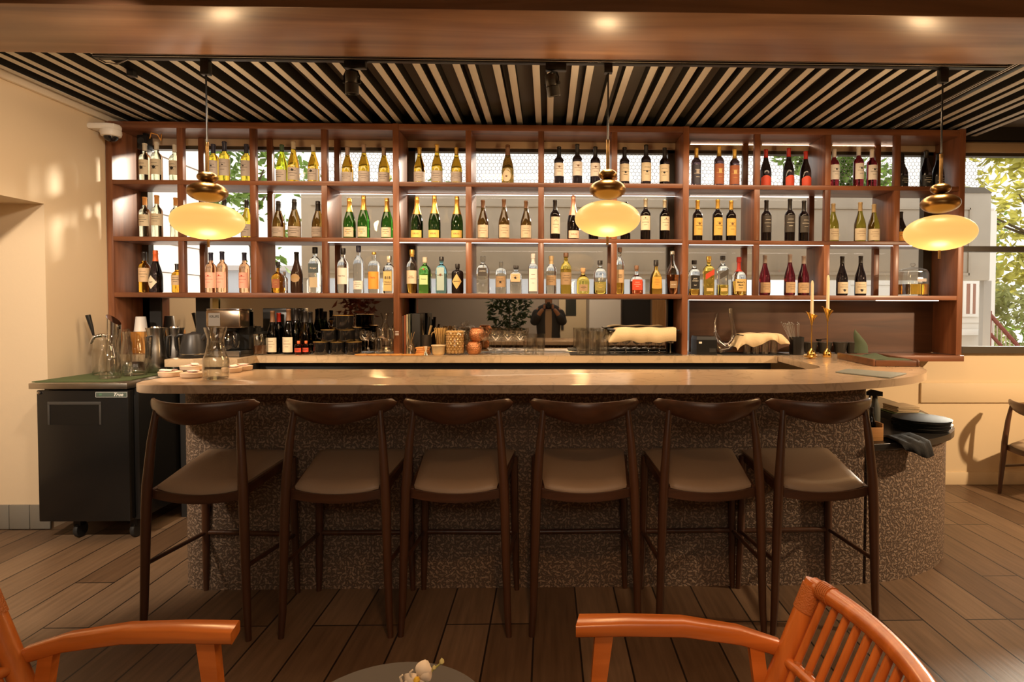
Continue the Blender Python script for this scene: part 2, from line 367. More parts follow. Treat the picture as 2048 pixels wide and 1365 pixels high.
# windows behind the shelves
def post(g, px0, px1, z0, z1, y0=YB - .03, y1=YB + .03, py=430): g.box(X(px0, y0, py), y0, z0, X(px1, y0, py), y1, z1)
wz0 = 1.506
g = B(); g.box(XL, YB + .01, wz0, 4.6, YB + .016, WT)
g.box(X(1918, YB, 650), YB + .01, ZC + .05, 4.6, YB + .016, wz0)
win = struct(g.link('window_1', WINGLASS, smooth=False))
g = B()
for a, b_ in ((277, 296), (801, 831), (1335, 1362), (1848, 1869)): post(g, a, b_, ZC, WT)
zr = Z(499, YB, 1990)
g.box(XL, YB - .03, WT - .03, 4.6, YB + .03, WT)
g.box(X(1869, YB), YB - .03, zr - .022, 4.6, YB + .03, zr + .022)
g.box(X(1918, YB, 650), YB - .045, ZC - .01, 4.6, YB + .03, ZC + .045)
obj('window_frame', g.mesh('window_frame', False), pm('olive_frame', (.055, .042, .026), .4), win)
g = B(); g.box(XL + .02, YB - .05, WT - .005, 4.05, YB - .005, WT + .07, .006)
struct(g.link('trim_3', pm('beige_header', (.55, .42, .28), .6)))
struct(B().box(4.02, YB - .2, 2.63, 4.6, YB - .002, 2.80, .004).link('trim_4', WALNUT))
# dark tinted mirror glass under the shelves, between the mullions
MIR = pm('tinted_mirror', (.60, .57, .52), .015, 1)
for k, (a, b_) in enumerate(((322, 392), (418, 800), (830, 1336))):
    m_ = tag(B().box(X(a, YB - .02, 650), YB - .02, ZC + .002, X(b_, YB - .02, 650), YB - .012, wz0).link('mirror_panel', MIR, smooth=False),
             ('narrow tinted mirror panel behind the kettle', 'tinted mirror panel behind the coffee machine and black mugs', 'long tinted mirror panel behind the stemmed glasses')[k], 'mirror', 'mirror panels under the bottle shelves')
g = B()
for a, b_ in ((279, 322), (392, 418), (800, 830), (1336, 1362)): post(g, a, b_, ZC, wz0, YB - .03, YB - .022, 650)
struct(g.link('trim_5', CHARC, smooth=False))
tag(B().box(X(424, YB - .04), YB - .034, Z(655, YB), X(436, YB - .04), YB - .031, wz0 - .004).link('paper_notice', pm('yellow_paper', (.80, .66, .30), .7)), 'narrow yellow and white paper notice stuck behind the coffee machine', 'notice')
# ---------------------------------------------------------------- the bottle shelves
DIV = [361, 506, 648.7, 792, 937, 1082, 1228.5, 1371.5, 1514, 1655, 1794]
DX = [X(p, SHF, 430) for p in DIV]
XE0, XE1 = X(212, SHF, 430) + .004, X(1929, SHF, 430)
ROWZ = [(2.735, 2.78), (2.326, 2.359), (1.917, 1.948), (1.506, 1.541)]      # top, first, second, bottom board
shelf = thing('bottle_shelf', 'long dark walnut shelving with open cubbies full of bottles along the window', 'shelving', (0, 0, 0))
edges = [XE0, DX[3], DX[7], XE1]
for k in range(3):
    for r, (za, zb) in enumerate(ROWZ):
        d = -.006 if k == 2 else 0
        B().box(edges[k] + (.022 if k or 1 else 0), SHF + .002, za + d, edges[k + 1] - .022, SHB, zb + d, .002).link('top_board' if r == 0 else 'shelf_board', WALNUT, shelf)
for k, xx in enumerate((XE0 + .022, DX[3], DX[7], XE1 - .022)):
    e = B().box(xx - .022, SHF, ZC + .001, xx + .022, SHB, 2.782, .002).link('upright', WALNUT_Y, shelf)
    if k == 1:
        for q in range(3): B().box(xx - .010, SHF - .001, 1.232 + q * .012, xx + .016, SHF, 1.237 + q * .012).link('tape_mark', WHITE, e)
FULL = {2: (3,), 3: (2,), 5: (1, 2, 3), 6: (), 7: (1, 2), 9: (2,), 10: (1, 3), 11: (2,)}
for k, xx in enumerate(DX, 1):
    if k in (4, 8): continue
    d = -.006 if k > 8 else 0
    for r in (1, 2, 3):
        z0, z1 = ROWZ[r][1] + d, ROWZ[r - 1][0] + d
        if r in FULL.get(k, ()): B().box(xx - .021, SHF, z0, xx + .021, SHB, z1, .002).link('divider', WALNUT_Y, shelf)
        else:
            B().box(xx - .021, SHF, z0, xx + .021, SHF + .042, z1, .002).link('post', WALNUT_Z, shelf)
            B().box(xx - .021, SHB - .042, z0, xx + .021, SHB, z1, .002).link('post', WALNUT_Z, shelf)
def led(px0, px1, z, y=SHF + .012): B().box(X(px0, y, 480), y, z - .0038, X(px1, y, 480), y + .008, z - .0005).link('led_strip', LED, shelf)
led(655, 785, 1.917); led(799, 1364, 1.917); led(1379, 1648, 1.911); led(1662, 1870, 1.911)
led(1379, 1655, 1.500); led(1755, 1880, 1.500)
for a, b_ in ((1379, 1508), (1522, 1648), (1662, 1788)): led(a, b_, 2.729, SHB - .02)
for a, b_ in ((512, 785), (800, 1364), (1379, 1648)): led(a, b_, 2.320, SHB - .03)
B().box(X(1377, SHB, 650), SHB - .03, ZC + .001, XE1 - .045, SHB, 1.499).link('back_panel', PANEL_DK, shelf)
# small black speaker with its cable in the first cubby
t = thing('small_speaker', 'small black box speaker high in the first cubby beside the wall', 'speaker', (X(290, 4.60, 293), 4.60, Z(308, 4.60)))
B().box(-.035, -.04, 0, .035, .04, .108, .008).link('body', BLACKP, t); B().lathe([(.026, 0), (.026, .004), (.010, .001)], 18).move(M.Translation((0, -.042, .06)) @ M.Rotation(PI/2, 4, 'X')).link('cone', CHARC, t)
B().tube([(.036, 0, .09), (.06, -.02, .125), (.10, -.01, .115), (.118, 0, .075), (.105, .03, .14)], .004, 8).link('cable', pm('orange_cable', (.75, .33, .06), .5), t)
B().box(-.015, .0, .109, .015, .035, .128).link('bracket', BLACKM, t)
# ---------------------------------------------------------------- bar
def rounded(pts, rad, n=7):
    out = []; k = len(pts)
    for i, p in enumerate(pts):
        r = rad[i]; p = V((*p, 0)); a = V((*pts[i - 1], 0)); b_ = V((*pts[(i + 1) % k], 0))
        if not r: out.append((p.x, p.y)); continue
        u, v = (a - p).normalized(), (b_ - p).normalized(); th = u.angle(v); d = r / math.tan(th / 2)
        c = p + (u + v).normalized() * (r / math.sin(th / 2)); s_, e_ = p + u * d - c, p + v * d - c
        for j in range(n + 1):
            q = s_.lerp(e_, j / n).normalized() * r; out.append((c.x + q.x, c.y + q.y))
    return out
def wall_strip(name, outline, z0, z1, mat, parent):
    bm = bmesh.new(); uvl = bm.loops.layers.uv.new('UVMap'); n = len(outline)
    lo = [bm.verts.new((x, y, z0)) for x, y in outline]; hi = [bm.verts.new((x, y, z1)) for x, y in outline]; u = 0
    for j in range(n):
        k = (j + 1) % n; l = math.dist(outline[j], outline[k]); f = bm.faces.new((lo[j], lo[k], hi[k], hi[j]))
        for lp, uv in zip(f.loops, ((u, z0), (u + l, z0), (u + l, z1), (u, z1))): lp[uvl].uv = uv
        u += l
    bm.faces.new(hi); bm.faces.new(lo[::-1]); bmesh.ops.recalc_face_normals(bm, faces=bm.faces)
    me = bpy.data.meshes.new(name); bm.to_mesh(me); bm.free()
    me.polygons.foreach_set('use_smooth', [True] * len(me.polygons)); me.set_sharp_from_angle(angle=R(40))
    return obj(name, me, mat, parent)
LEAF = leaf_mat('leaf_relief_tile', (.105, .070, .047), (.34, .24, .165), (.22, .15, .10))
bar = thing('bar_counter', 'long bar with pale quartz top and brown leaf mosaic front', 'bar counter')
wall_strip('bar_front', rounded([(-1.90, 3.053), (1.66, 3.053), (1.66, 3.40), (-1.90, 3.40)], [.17, .04, 0, .1]), 0, 1.047, LEAF, bar)
outer = rounded([(-1.93, 3.43), (-1.93, 2.745)], [0, 0]); 
outer = [(-1.93, 3.43)] + [(-1.93 + .15 - .15 * math.cos(a), 2.745 + .15 - .15 * math.sin(a)) for a in [i * PI / 16 for i in range(9)]]
sweep = [(.75, 2.745), (1.10, 2.765), (1.42, 2.83), (1.78, 3.0), (1.98, 3.145), (2.12, 3.30), (2.23, 3.50), (2.315, 3.755), (2.36, 4.0), (2.375, 4.38)]
def smooth_path(p, n=6):
    out = []
    for i in range(len(p) - 1):
        p0, p1, p2, p3 = [V((*p[max(0, min(len(p) - 1, j))], 0)) for j in (i - 1, i, i + 1, i + 2)]
        for k in range(n):
            t_ = k / n; q = .5 * ((2 * p1) + (p2 - p0) * t_ + (2 * p0 - 5 * p1 + 4 * p2 - p3) * t_ ** 2 + (3 * p1 - p0 - 3 * p2 + p3) * t_ ** 3)
            out.append((q.x, q.y))
    return out + [p[-1]]
outer += smooth_path(sweep)
inner = [(2.375, 4.74), (1.69, 4.74), (1.69, 4.356), (1.665, 3.80)] + [(1.45 + .21 * math.cos(a), 3.66 - .23 * math.sin(a)) for a in [i * PI / 16 for i in range(9)]]
B().prism(outer + inner, 1.048, ZC, .004).link('countertop', STONE, bar)
st = thing('service_station', 'low black-topped service counter curving out from the bar end', 'counter')
el = [(1.5 + .93 * math.sin(a), 3.75 - .697 * math.cos(a)) for a in [i * PI / 28 for i in range(15)]]
wall_strip('base', [(1.665, 3.054 + .01)] + el[3:] + [(2.50, 4.1), (2.56, 4.75), (1.665, 4.75)], 0, .705, LEAF, st)
el2 = [(1.5 + .975 * math.sin(a), 3.75 - .725 * math.cos(a)) for a in [i * PI / 28 for i in range(15)]]
B().prism([(1.672, 3.03)] + el2[3:] + [(2.57, 4.05), (2.63, 4.75), (1.672, 4.75)], .706, .742, .006).link('top', pm('black_laminate', (.022, .020, .019), .22), st)
bk = thing('back_counter', 'pale back counter with dark cabinets under the shelves', 'counter')
B().prism([(XL + .01, 4.76), (XL + .01, 4.44), (-2.555, 4.44), (-2.555, 4.05), (-2.075, 4.05), (-2.10, 4.356), (1.685, 4.356), (1.685, 4.76)], 1.036, ZC, .003).link('worktop', STONE_B, bk)
g = B(); g.box(-2.50, 4.12, .0, -2.10, 4.42, 1.035).box(-2.50, 4.42, 0, 1.66, 4.75, 1.035); g.link('cabinet', CHARC, bk, smooth=False)
B().box(-2.0, 4.405, .62, 1.64, 4.419, .98).link('door_panel', pm('dark_steel', (.05, .048, .045), .35, .6), bk, smooth=False)
tag(B().box(2.38, 4.42, ZC - .045, XE1, YB - .046, ZC - .001, .003).link('window_ledge', WALNUT), 'dark wooden ledge below the shelf end by the window', 'ledge')
# ---------------------------------------------------------------- fridge
FY = 3.68; fx0, fx1 = X(75, FY, 900), X(268, FY, 900)
fr = thing('bar_fridge', 'black under-counter fridge on casters with steel top', 'fridge', (0, 0, 0))
FB = pm('fridge_black', (.009, .009, .009), .24, 0, bump=.02, bscale=14)
B().box(fx0 + .005, FY + .05, .125, fx1 - .002, 4.40, .938, .004).link('body', FB, fr)
dr = B().box(fx0, FY, .13, fx1 - .03, FY + .048, .932, .006).link('door', FB, fr)
STM = pm('worn_steel', (.42, .39, .34), .34, 1, var=.3, bscale=30)
B().box(fx0 - .03, FY - .02, .942, fx1 - .022, 4.41, .977, .004).link('steel_top', STM, fr)
hx0, hx1, hz0, hz1 = X(96, FY, 830), X(203, FY, 830), Z(850, FY, 150), Z(804, FY, 150)
hp = B().box(hx0, FY - .004, hz1 - .018, hx1, FY - .0005, hz1, .001).box(hx0, FY - .004, hz0, hx0 + .012, FY - .0005, hz1 - .018, .001).box(hx1 - .012, FY - .004, hz0, hx1, FY - .0005, hz1 - .018, .001).link('handle', pm('grey_plastic', (.055, .052, .048), .4), dr)
B().box(hx0 + .014, FY - .0012, hz0, hx1 - .014, FY - .0004, hz1 - .02).link('recess', pm('recess_black', (.008, .008, .008), .35), dr)
lx0, lx1, lz0, lz1 = X(192, FY, 790), X(255, FY, 790), Z(795, FY, 220), Z(784.5, FY, 220)
bd = B().box(lx0, FY - .003, lz0, lx1, FY - .0005, lz1, .0005).link('badge', pm('badge_green', (.09, .12, .10), .4), dr)
LINE = pm('silver_print', (.75, .75, .70), .4)
B().box(lx0, FY - .0036, lz0, lx1, FY - .003, lz0 + .0018).box(lx0, FY - .0036, lz1 - .0018, lx1, FY - .003, lz1).box(lx0, FY - .0036, lz0, lx0 + .0018, FY - .003, lz1).box(lx1 - .0018, FY - .0036, lz0, lx1, FY - .003, lz1).link('border', LINE, bd)
flat_text('True', .030, LINE, bd, ((lx0 + lx1 * 2) / 3 + .008, FY - .0036, (lz0 + lz1) / 2), True, .35)
flat_text('10', .016, pm('green_print', (.15, .45, .22), .4), bd, (lx0 + .028, FY - .0036, (lz0 + lz1) / 2))
B().lathe([(0, 0), (.010, .002), (.010, .006), (0, .008)], 14).move(M.Translation((fx0 + .018, FY - .008, .918)) @ M.Rotation(-PI/2, 4, 'X')).link('hinge_cap', STEEL, fr)
for cx_, cy_ in ((fx0 + .17, FY + .09), (fx1 - .06, FY + .09), (fx0 + .17, 4.3), (fx1 - .06, 4.3)):
    c_ = B().box(cx_ - .022, cy_ - .02, .075, cx_ + .022, cy_ + .02, .124, .003).link('caster', BLACKM, fr)
    B().lathe([(.0, -.013), (.046, -.013), (.05, -.008), (.05, .008), (.046, .013), (0, .013)], 24).move(M.Translation((cx_, cy_ + .01, .0505)) @ M.Rotation(PI/2, 4, 'Y')).link('wheel', pm('rubber', (.02, .02, .02), .6), c_)
# ---------------------------------------------------------------- stools
def seat_pad(hw0, hw1, y0, y1, z0, z1, th, dish, n=14, m=12):
    b = bmesh.new(); top = []; bot = []
    for j in range(m + 1):
        v = j / m; rt, rb = [], []
        for i in range(n + 1):
            u = 2 * i / n - 1
            us = u if abs(u) < 1 else u
            y = y0 + (y1 - y0) * v - .018 * (1 - u * u) * (1 - v)
            hw = hw0 + (hw1 - hw0) * v
            e = min(1 - abs(u), 2 * min(v, 1 - v) * 1.1); drop = .6 * th * max(0, 1 - e / .22) ** 2
            z = z0 + (z1 - z0) * v
            zt = z + th - drop - dish * (1 - u * u) * (1 - v) ** 1.2
            zb = z - dish * .9 * (1 - u * u) * (1 - v) ** 3
            rt.append(b.verts.new((us * hw, y, zt))); rb.append(b.verts.new((us * hw * .985, y, zb)))
        top.append(rt); bot.append(rb)
    for j in range(m):
        for i in range(n):
            b.faces.new((top[j][i], top[j][i + 1], top[j + 1][i + 1], top[j + 1][i])); b.faces.new((bot[j][i], bot[j + 1][i], bot[j + 1][i + 1], bot[j][i + 1]))
    for i in range(n):
        b.faces.new((top[0][i], bot[0][i], bot[0][i + 1], top[0][i + 1])); b.faces.new((top[m][i], top[m][i + 1], bot[m][i + 1], bot[m][i]))
    for j in range(m):
        b.faces.new((top[j][0], top[j + 1][0], bot[j + 1][0], bot[j][0])); b.faces.new((top[j][n], bot[j][n], bot[j + 1][n], top[j + 1][n]))
    bmesh.ops.recalc_face_normals(b, faces=b.faces)
    me = bpy.data.meshes.new('seat'); b.to_mesh(me); b.free(); me.polygons.foreach_set('use_smooth', [True] * len(me.polygons)); me.set_sharp_from_angle(angle=R(60)); return me
def elbow_rail(zt, hw=.247, yc=-.25, fwd=.13, hmax=.097, hend=.044):
    rings = []
    for i in range(27):
        t_ = -1 + 2 * i / 26; a = abs(t_)
        h = hend + (hmax - hend) * (1 - a ** 1.7); th = .032 - .010 * a
        s_ = math.sqrt(max(0.0, 1 - max(0, (a - .9) / .1) ** 2)) if a > .9 else 1; s_ = max(s_, .12)
        h *= s_; th *= s_
        zc = zt - h / 2 + .004 * a * a - (0 if s_ == 1 else (1 - s_) * hend / 2)
        y = yc + fwd * t_ * t_; dirx = V((1, 2 * fwd * t_ / hw, 0)).normalized(); nrm = V((dirx.y, -dirx.x, 0))
        ring = []
        for j in range(14):
            ph = 2 * PI * j / 14; sx_ = math.copysign(abs(math.cos(ph)) ** .8, math.cos(ph)); sz_ = math.copysign(abs(math.sin(ph)) ** .8, math.sin(ph))
            ring.append(V((hw * t_, y, zc)) + nrm * (th / 2 * sx_ + .010 * sz_ * (1 - a)) + V((0, 0, h / 2 * sz_)))
        rings.append(ring)
    return B().loft(rings)
def make_stool(name, label, cat, sz, top, group, fz=.30, seatm=LEATHER):
    t = thing(name, label, cat, (0, 0, 0), 0, group)
    obj('seat', seat_pad(.183, .228, -.185, .225, sz, sz + .058, .036, .022), seatm, t)
    elbow_rail(top).link('backrest', STOOLX, t)
    for s in (-1, 1):
        B().tube([(s * .237, -.215, 0), (s * .230, -.212, .12), (s * .218, -.206, sz - .08), (s * .214, -.204, sz + .02), (s * .200, -.192, sz + (top - sz) * .55), (s * .187, -.178, top - .045)], [.0125, .0165, .021, .021, .0175, .0125], 14).link('leg', STOOLW, t)
        B().tube([(s * .238, .222, 0), (s * .234, .218, .12), (s * .228, .212, sz * .6), (s * .224, .208, sz + .045)], [.0125, .0165, .0195, .019], 14).link('leg', STOOLW, t)
        B().tube([(s * .226, -.205, fz + .02), (s * .232, .214, fz)], [.010, .010], 10).link('stretcher', STOOLW, t)
        B().loft([[(s * (x_ + dx), y_, z_ + dz) for dx, dz in ((-.009, -.03), (.009, -.03), (.009, .006), (-.009, .006))] for x_, y_, z_ in ((.192, -.19, sz - .004), (.22, .205, sz + .052))]).link('seat_rail', STOOLX, t, False)
    B().tube([(-.232, .216, fz), (.232, .216, fz)], [.0125, .0125], 10).link('stretcher', STOOLW, t)
    rr = []
    for i in range(13):
        u = -1 + i / 6; y = -.185 - .020 * (1 - u * u); zz = sz - .021 * (1 - u * u) * .9
        rr.append([(u * .205, y + a, zz + b_) for a, b_ in ((-.010, -.036), (.010, -.036), (.010, .002), (-.010, .002))])
    B().loft(rr).link('rear_rail', STOOLX, t)
    B().tube([(-.222, .207, sz + .035), (.222, .207, sz + .035)], .013, 8).link('front_rail', STOOLX, t)
    return t
SP = [(382.5, -4), (663, 0), (909, -1.5), (1172, 1), (1429, 1), (1660, 2)]
SLAB = ['dark walnut bar stool nearest the black fridge', 'dark walnut bar stool second from the fridge', 'dark walnut bar stool third from the fridge, left of the middle',
        'dark walnut bar stool fourth from the fridge, right of the middle', 'dark walnut bar stool second from the black service station', 'dark walnut bar stool nearest the black service station']
st0 = make_stool('bar_stool', SLAB[0], 'bar stool', .645, 1.035, 'elbow-back bar stools along the bar')
for i, (px, a) in enumerate(SP):
    s_ = st0 if i == 0 else dup(st0, (0, 0, 0), 0, SLAB[i])
    s_.location = (X(px, 2.57, 815), 2.815, 0); s_.rotation_euler.z = R(a)
ch = make_stool('dining_chair', 'walnut elbow-back dining chair against the cream wall under the window', 'chair', .385, .735, None, .2, pm('cream_leather', (.42, .31, .20), .45))
ch.location = (X(2001, 4.55, 990) + .262, 4.55 - .170, 0); ch.rotation_euler.z = R(-75)
# ---------------------------------------------------------------- pendants, track, spots, camera
AMB = pm('amber_glass_shade', (.32, .19, .07), .42, emit=(1.0, .57, .15), es=.82, coat=.06)
TY = 3.2
tr = thing('lighting_track', 'long black lighting track along the beam above the bar', 'lighting track')
tx0, tx1 = X(190, TY, 120), X(2010, TY, 140)
ZT = Z(127, TY, 1000); B().box(tx0, TY - .018, ZT, tx1, TY + .018, ZT + .027, .002).link('rail', BLACKM, tr)
B().box(tx0, TY - .0195, ZT + .006, tx1, TY - .0181, ZT + .009).box(tx0, TY - .0195, ZT + .016, tx1, TY - .0181, ZT + .019).link('trim_line', pm('pale_line', (.8, .8, .84), .4), tr, False)
B().tube([(tx0 + .02, TY, ZT - .004), (tx0 + .06, TY - .01, ZT - .025), (tx0 + .12, TY - .01, ZT - .03), (tx0 + .17, TY, ZT - .002)], .004, 8).link('end_cable', STEEL, tr)
for i in range(4): hx_ = tx0 + .25 + (tx1 - tx0 - .5) * i / 3; B().tube([(hx_, TY, ZT + .026), (hx_, TY, 2.8835)], .006, 8).link('hanger', BLACKM, tr)
def pendant(label, px):
    x = X(px, TY, 436)
    t = thing('pendant_lamp', label, 'pendant lamp', (x, TY, ZT), 0, 'stacked amber pendant lamps over the bar')
    zz = lambda py: Z(py, TY, px) - ZT
    d = {416: 0, 1215: 0, 1880: 0}[px]
    off = {416: 5, 1215: 0, 1880: 28}[px]
    B().box(-.022, -.018, zz(147 + off * .7), .022, .018, -.001, .003).link('adapter', BLACKP, t)
    zt = zz(284 + off)
    B().tube([(0, 0, zz(145 + off * .7)), (0, 0, zt)], .0045, 8).link('cord', BLACKP, t)
    B().lathe([(.004, .012), (.009, .010), (.0095, 0), (.009, -.004), (.009, zz(340 + off) - zt), (.014, zz(342 + off) - zt)], 18).move(M.Translation((0, 0, zt))).link('stem', BRASS, t)
    def ell(rx, rz, zc, n=20, p=2.0): return [(rx * math.sin(PI * i / n), zc - rz * math.cos(PI * i / n)) for i in range(n + 1)]
    B().lathe(ell(.050, .029, zz(350 + off)), 36).link('disc', BRASS, t)
    B().lathe(ell(.097, .052, zz(379.5 + off)), 48).link('body', BRASS, t)
    B().lathe(ell(.174, .095, zz(438 + off)), 64).link('shade', AMB, t)
    B().lathe([(0, 0), (.007, .0), (.007, .055), (.016, .058), (.018, .064), (0, .066)], 16).move(M.Translation((0, 0, zz(489.5 + off)))).link('finial', BRASS, t)
    light('pendant_bulb', 'POINT', (x, TY, ZT + zz(489.5 + off) - .13), None, 9, (1, .60, .26), .08); light('pendant_glow', 'POINT', (x, TY, ZT + zz(285 + off)), None, 9, (1, .66, .34), .06)  # second point added above the shade to brighten slats and beam
    return t
pendant('brass and amber pendant lamp hanging before the second shelf column', 416)
pendant('brass and amber pendant lamp hanging over the middle of the bar', 1215)
pendant('brass and amber pendant lamp hanging near the window end', 1880)
def spot(label, px, tilt, rz):
    p = at(px, 134, TY)
    t = thing('track_spotlight', label, 'spotlight', (p.x, TY, ZT), 0, 'black spotlights on the lighting track')
    B().box(-.055, -.018, -.036, .055, .018, -.001, .003).link('adapter', BLACKP, t)
    rot = M.Translation((-.02, 0, -.105)) @ M.Rotation(R(rz), 4, 'Z') @ M.Rotation(R(tilt), 4, 'X')
    yk = B(); yk.tube([(-.038, 0, -.0), (-.040, 0, .03), (-.03, 0, .055), (0, 0, .064), (.03, 0, .055), (.040, 0, .03), (.038, 0, 0)], .005, 8)
    yk.move(M.Translation((-.02, 0, -.105)) @ M.Rotation(R(rz), 4, 'Z')).link('yoke', BLACKM, t)
    B().lathe([(0, .05), (.028, .05), (.033, .044), (.033, -.005), (.031, -.008), (.0345, -.012), (.0345, -.06), (.030, -.062), (.028, -.05), (0, -.048)], 24).move(rot).link('lamp_can', pm('dark_grey_metal', (.06, .056, .05), .38, .5), t)
    light('spotlight_beam', 'SPOT', (p.x - .02, TY + .03, ZT - .20), (p.x + (.5 if rz else .1), 4.55, 1.12), 75, WARM, .035, spot=75, blend=.7)
    B().tube([(-.046, 0, 0), (.046, 0, 0)], .009, 10).move(rot).link('pivot', BLACKM, t)
spot('black track spotlight hanging straight down over the left half', 711, 4, 0)
spot('black track spotlight tilted towards the middle pendant', 1112, 18, -35)
rt = thing('side_track', 'black lighting track running back across the slats near the window', 'lighting track')
p0, p1 = atz(1990, 150, 2.80), atz(1766, 268, 2.80)
B().box(p1.x - .016, 3.25, 2.782, p1.x + .016, 4.66, 2.807, .002).link('rail', BLACKM, rt)
B().box(p1.x - .019, 3.25, 2.788, p1.x - .0165, 4.66, 2.791).box(p1.x - .019, 3.25, 2.798, p1.x - .0165, 4.66, 2.801).link('trim_line', pm('pale_line', (.5, .5, .5), .4), rt, False)
p = at(264, 133, 3.55); tag(B().box(p.x - .02, 3.53, 2.765, p.x + .02, 3.57, 2.806, .003).link('junction_box', BLACKP), 'tiny black box fixed under the slats near the left end of the track', 'box')
# dome camera on the left wall
dc = thing('security_camera', 'white dome security camera high on the left wall', 'camera', (XL, 4.34, 2.70))
B().prism([(.0, -.055), (.13, -.06), (.175, -.04), (.19, 0), (.175, .04), (.13, .06), (0, .055)], -.022, .022, .014).link('bracket', WHITE, dc)
B().lathe([(.064, -.012), (.066, -.03), (.060, -.052), (.05, -.056), (0, -.056)][::-1], 28).move(M.Translation((.125, 0, -.008))).link('housing', WHITE, dc)
B().lathe([(.044 * math.sin(PI/2 * i / 8), -.056 - .036 * math.cos(PI/2 * i / 8)) for i in range(9)], 24).move(M.Translation((.125, 0, -.008))).link('dome', pm('smoked_dome', (.01, .01, .012), .06), dc)
# ---------------------------------------------------------------- bottles
def glass_mat(name, c, rough=.03): return pm(name, c, rough, trans=1, ior=1.38)
GC = {
 'clear': glass_mat('glass_clear', (.96, .96, .93)), 'straw': glass_mat('glass_straw_wine', (.93, .87, .62)), 'yellow': glass_mat('glass_yellow_wine', (.85, .60, .06)),
 'lime': glass_mat('glass_lime_wine', (.66, .72, .04)), 'amberw': glass_mat('glass_amber_wine', (.62, .36, .03)), 'brown': glass_mat('glass_brown_wine', (.26, .14, .03)),
 'green': glass_mat('glass_green', (.06, .26, .03)), 'dkgreen': glass_mat('glass_dark_green', (.035, .10, .02)), 'dark': glass_mat('glass_dark_wine', (.030, .018, .016)),
 'darkred': glass_mat('glass_red_wine', (.16, .015, .02)), 'rose': glass_mat('glass_rose_wine', (.95, .50, .26)), 'orange': glass_mat('glass_orange_liqueur', (.92, .42, .04)),
 'black': pm('bottle_black', (.012, .010, .010), .12), 'mint': glass_mat('glass_mint_green', (.25, .68, .12)), 'blue': glass_mat('glass_pale_blue', (.35, .75, .85)),
 'whisky': glass_mat('glass_whisky', (.90, .50, .08)), 'gold': glass_mat('glass_gold_spirit', (.95, .68, .12)), 'red': glass_mat('glass_red_spirit', (.85, .16, .05)),
 'cocoa': pm('bottle_cocoa', (.045, .022, .014), .2), 'chestnut': glass_mat('glass_chestnut', (.62, .22, .07)), 'violet': glass_mat('glass_violet_dark', (.10, .06, .07)),
 'frost': glass_mat('glass_frosted', (.88, .90, .92), .18), 'olive': glass_mat('glass_olive', (.48, .42, .06)),
}
def pc(name, c, rough=.5, metal=0): return pm(name, c, rough, metal)
CAPS = {'pale': pc('cap_pale', (.62, .55, .42)), 'navy': pc('cap_navy', (.035, .035, .06), .35), 'dk': pc('cap_dark', (.02, .017, .016), .35), 'green': pc('cap_green', (.05, .10, .05), .4), 'mauve': pc('cap_mauve', (.36, .25, .18), .4),
 'goldw': pc('cap_gold', (.72, .46, .10), .3, .6), 'foil': pc('cap_gold_foil', (.80, .50, .12), .28, .8), 'brown': pc('cap_brown', (.20, .10, .05), .4), 'orange': pc('cap_orange', (.66, .30, .08), .4), 'red': pc('cap_red', (.52, .035, .02), .35),
 'white': pc('cap_white', (.78, .74, .70), .4), 'pink': pc('cap_pink', (.72, .38, .26), .3, .5), 'silver': pc('cap_silver', (.62, .58, .45), .3, .6), 'tan': pc('cap_tan', (.50, .36, .18), .4), 'cork': pc('cap_cork', (.50, .30, .14), .7), 'redor': pc('cap_red_orange', (.75, .14, .03), .4),
 'grey': pc('cap_grey', (.40, .32, .27), .4), 'steel': STEEL, 'clear': thin_glass('stopper_glass', (.9, .9, .88), 1.45, .02, edge=(.3, .3, .3))}
LABM = {'cream': pc('label_cream', (.74, .64, .46), .7), 'grey': pc('label_grey', (.52, .46, .42), .7), 'white': pc('label_white', (.80, .76, .70), .7), 'yellow': pc('label_yellow', (.82, .56, .14), .6), 'gold': pc('label_gold', (.72, .52, .20), .6), 'rust': pc('label_rust', (.40, .13, .06), .6),
 'navy': pc('label_navy', (.06, .06, .09), .5), 'red': pc('label_red', (.62, .07, .03), .5), 'black': pc('label_black', (.02, .02, .02), .5), 'coral': pc('label_coral', (.85, .42, .30), .6), 'tan': pc('label_tan', (.60, .42, .24), .6), 'orange': pc('label_orange', (.80, .36, .06), .6), 'pink': pc('label_pink', (.80, .52, .38), .6),
 'teal': pc('label_slate', (.10, .14, .17), .5), 'mint': pc('label_mint', (.55, .74, .36), .6), 'sky': pc('label_pale_blue', (.42, .55, .52), .6), 'kraft': pc('label_kraft', (.36, .24, .13), .7), 'char': pc('label_charcoal', (.07, .062, .055), .5), 'olivel': pc('label_olive', (.28, .24, .06), .6)}
INK = pc('ink_black', (.02, .018, .015), .6); INKW = pc('ink_pale', (.80, .76, .66), .5); INKG = pc('ink_gold', (.65, .45, .12), .4); INKR = pc('ink_red', (.45, .05, .03), .5); INKB = pc('ink_brown', (.20, .10, .05), .5)
INKS = {'k': INK, 'w': INKW, 'g': INKG, 'r': INKR, 'b': INKB}
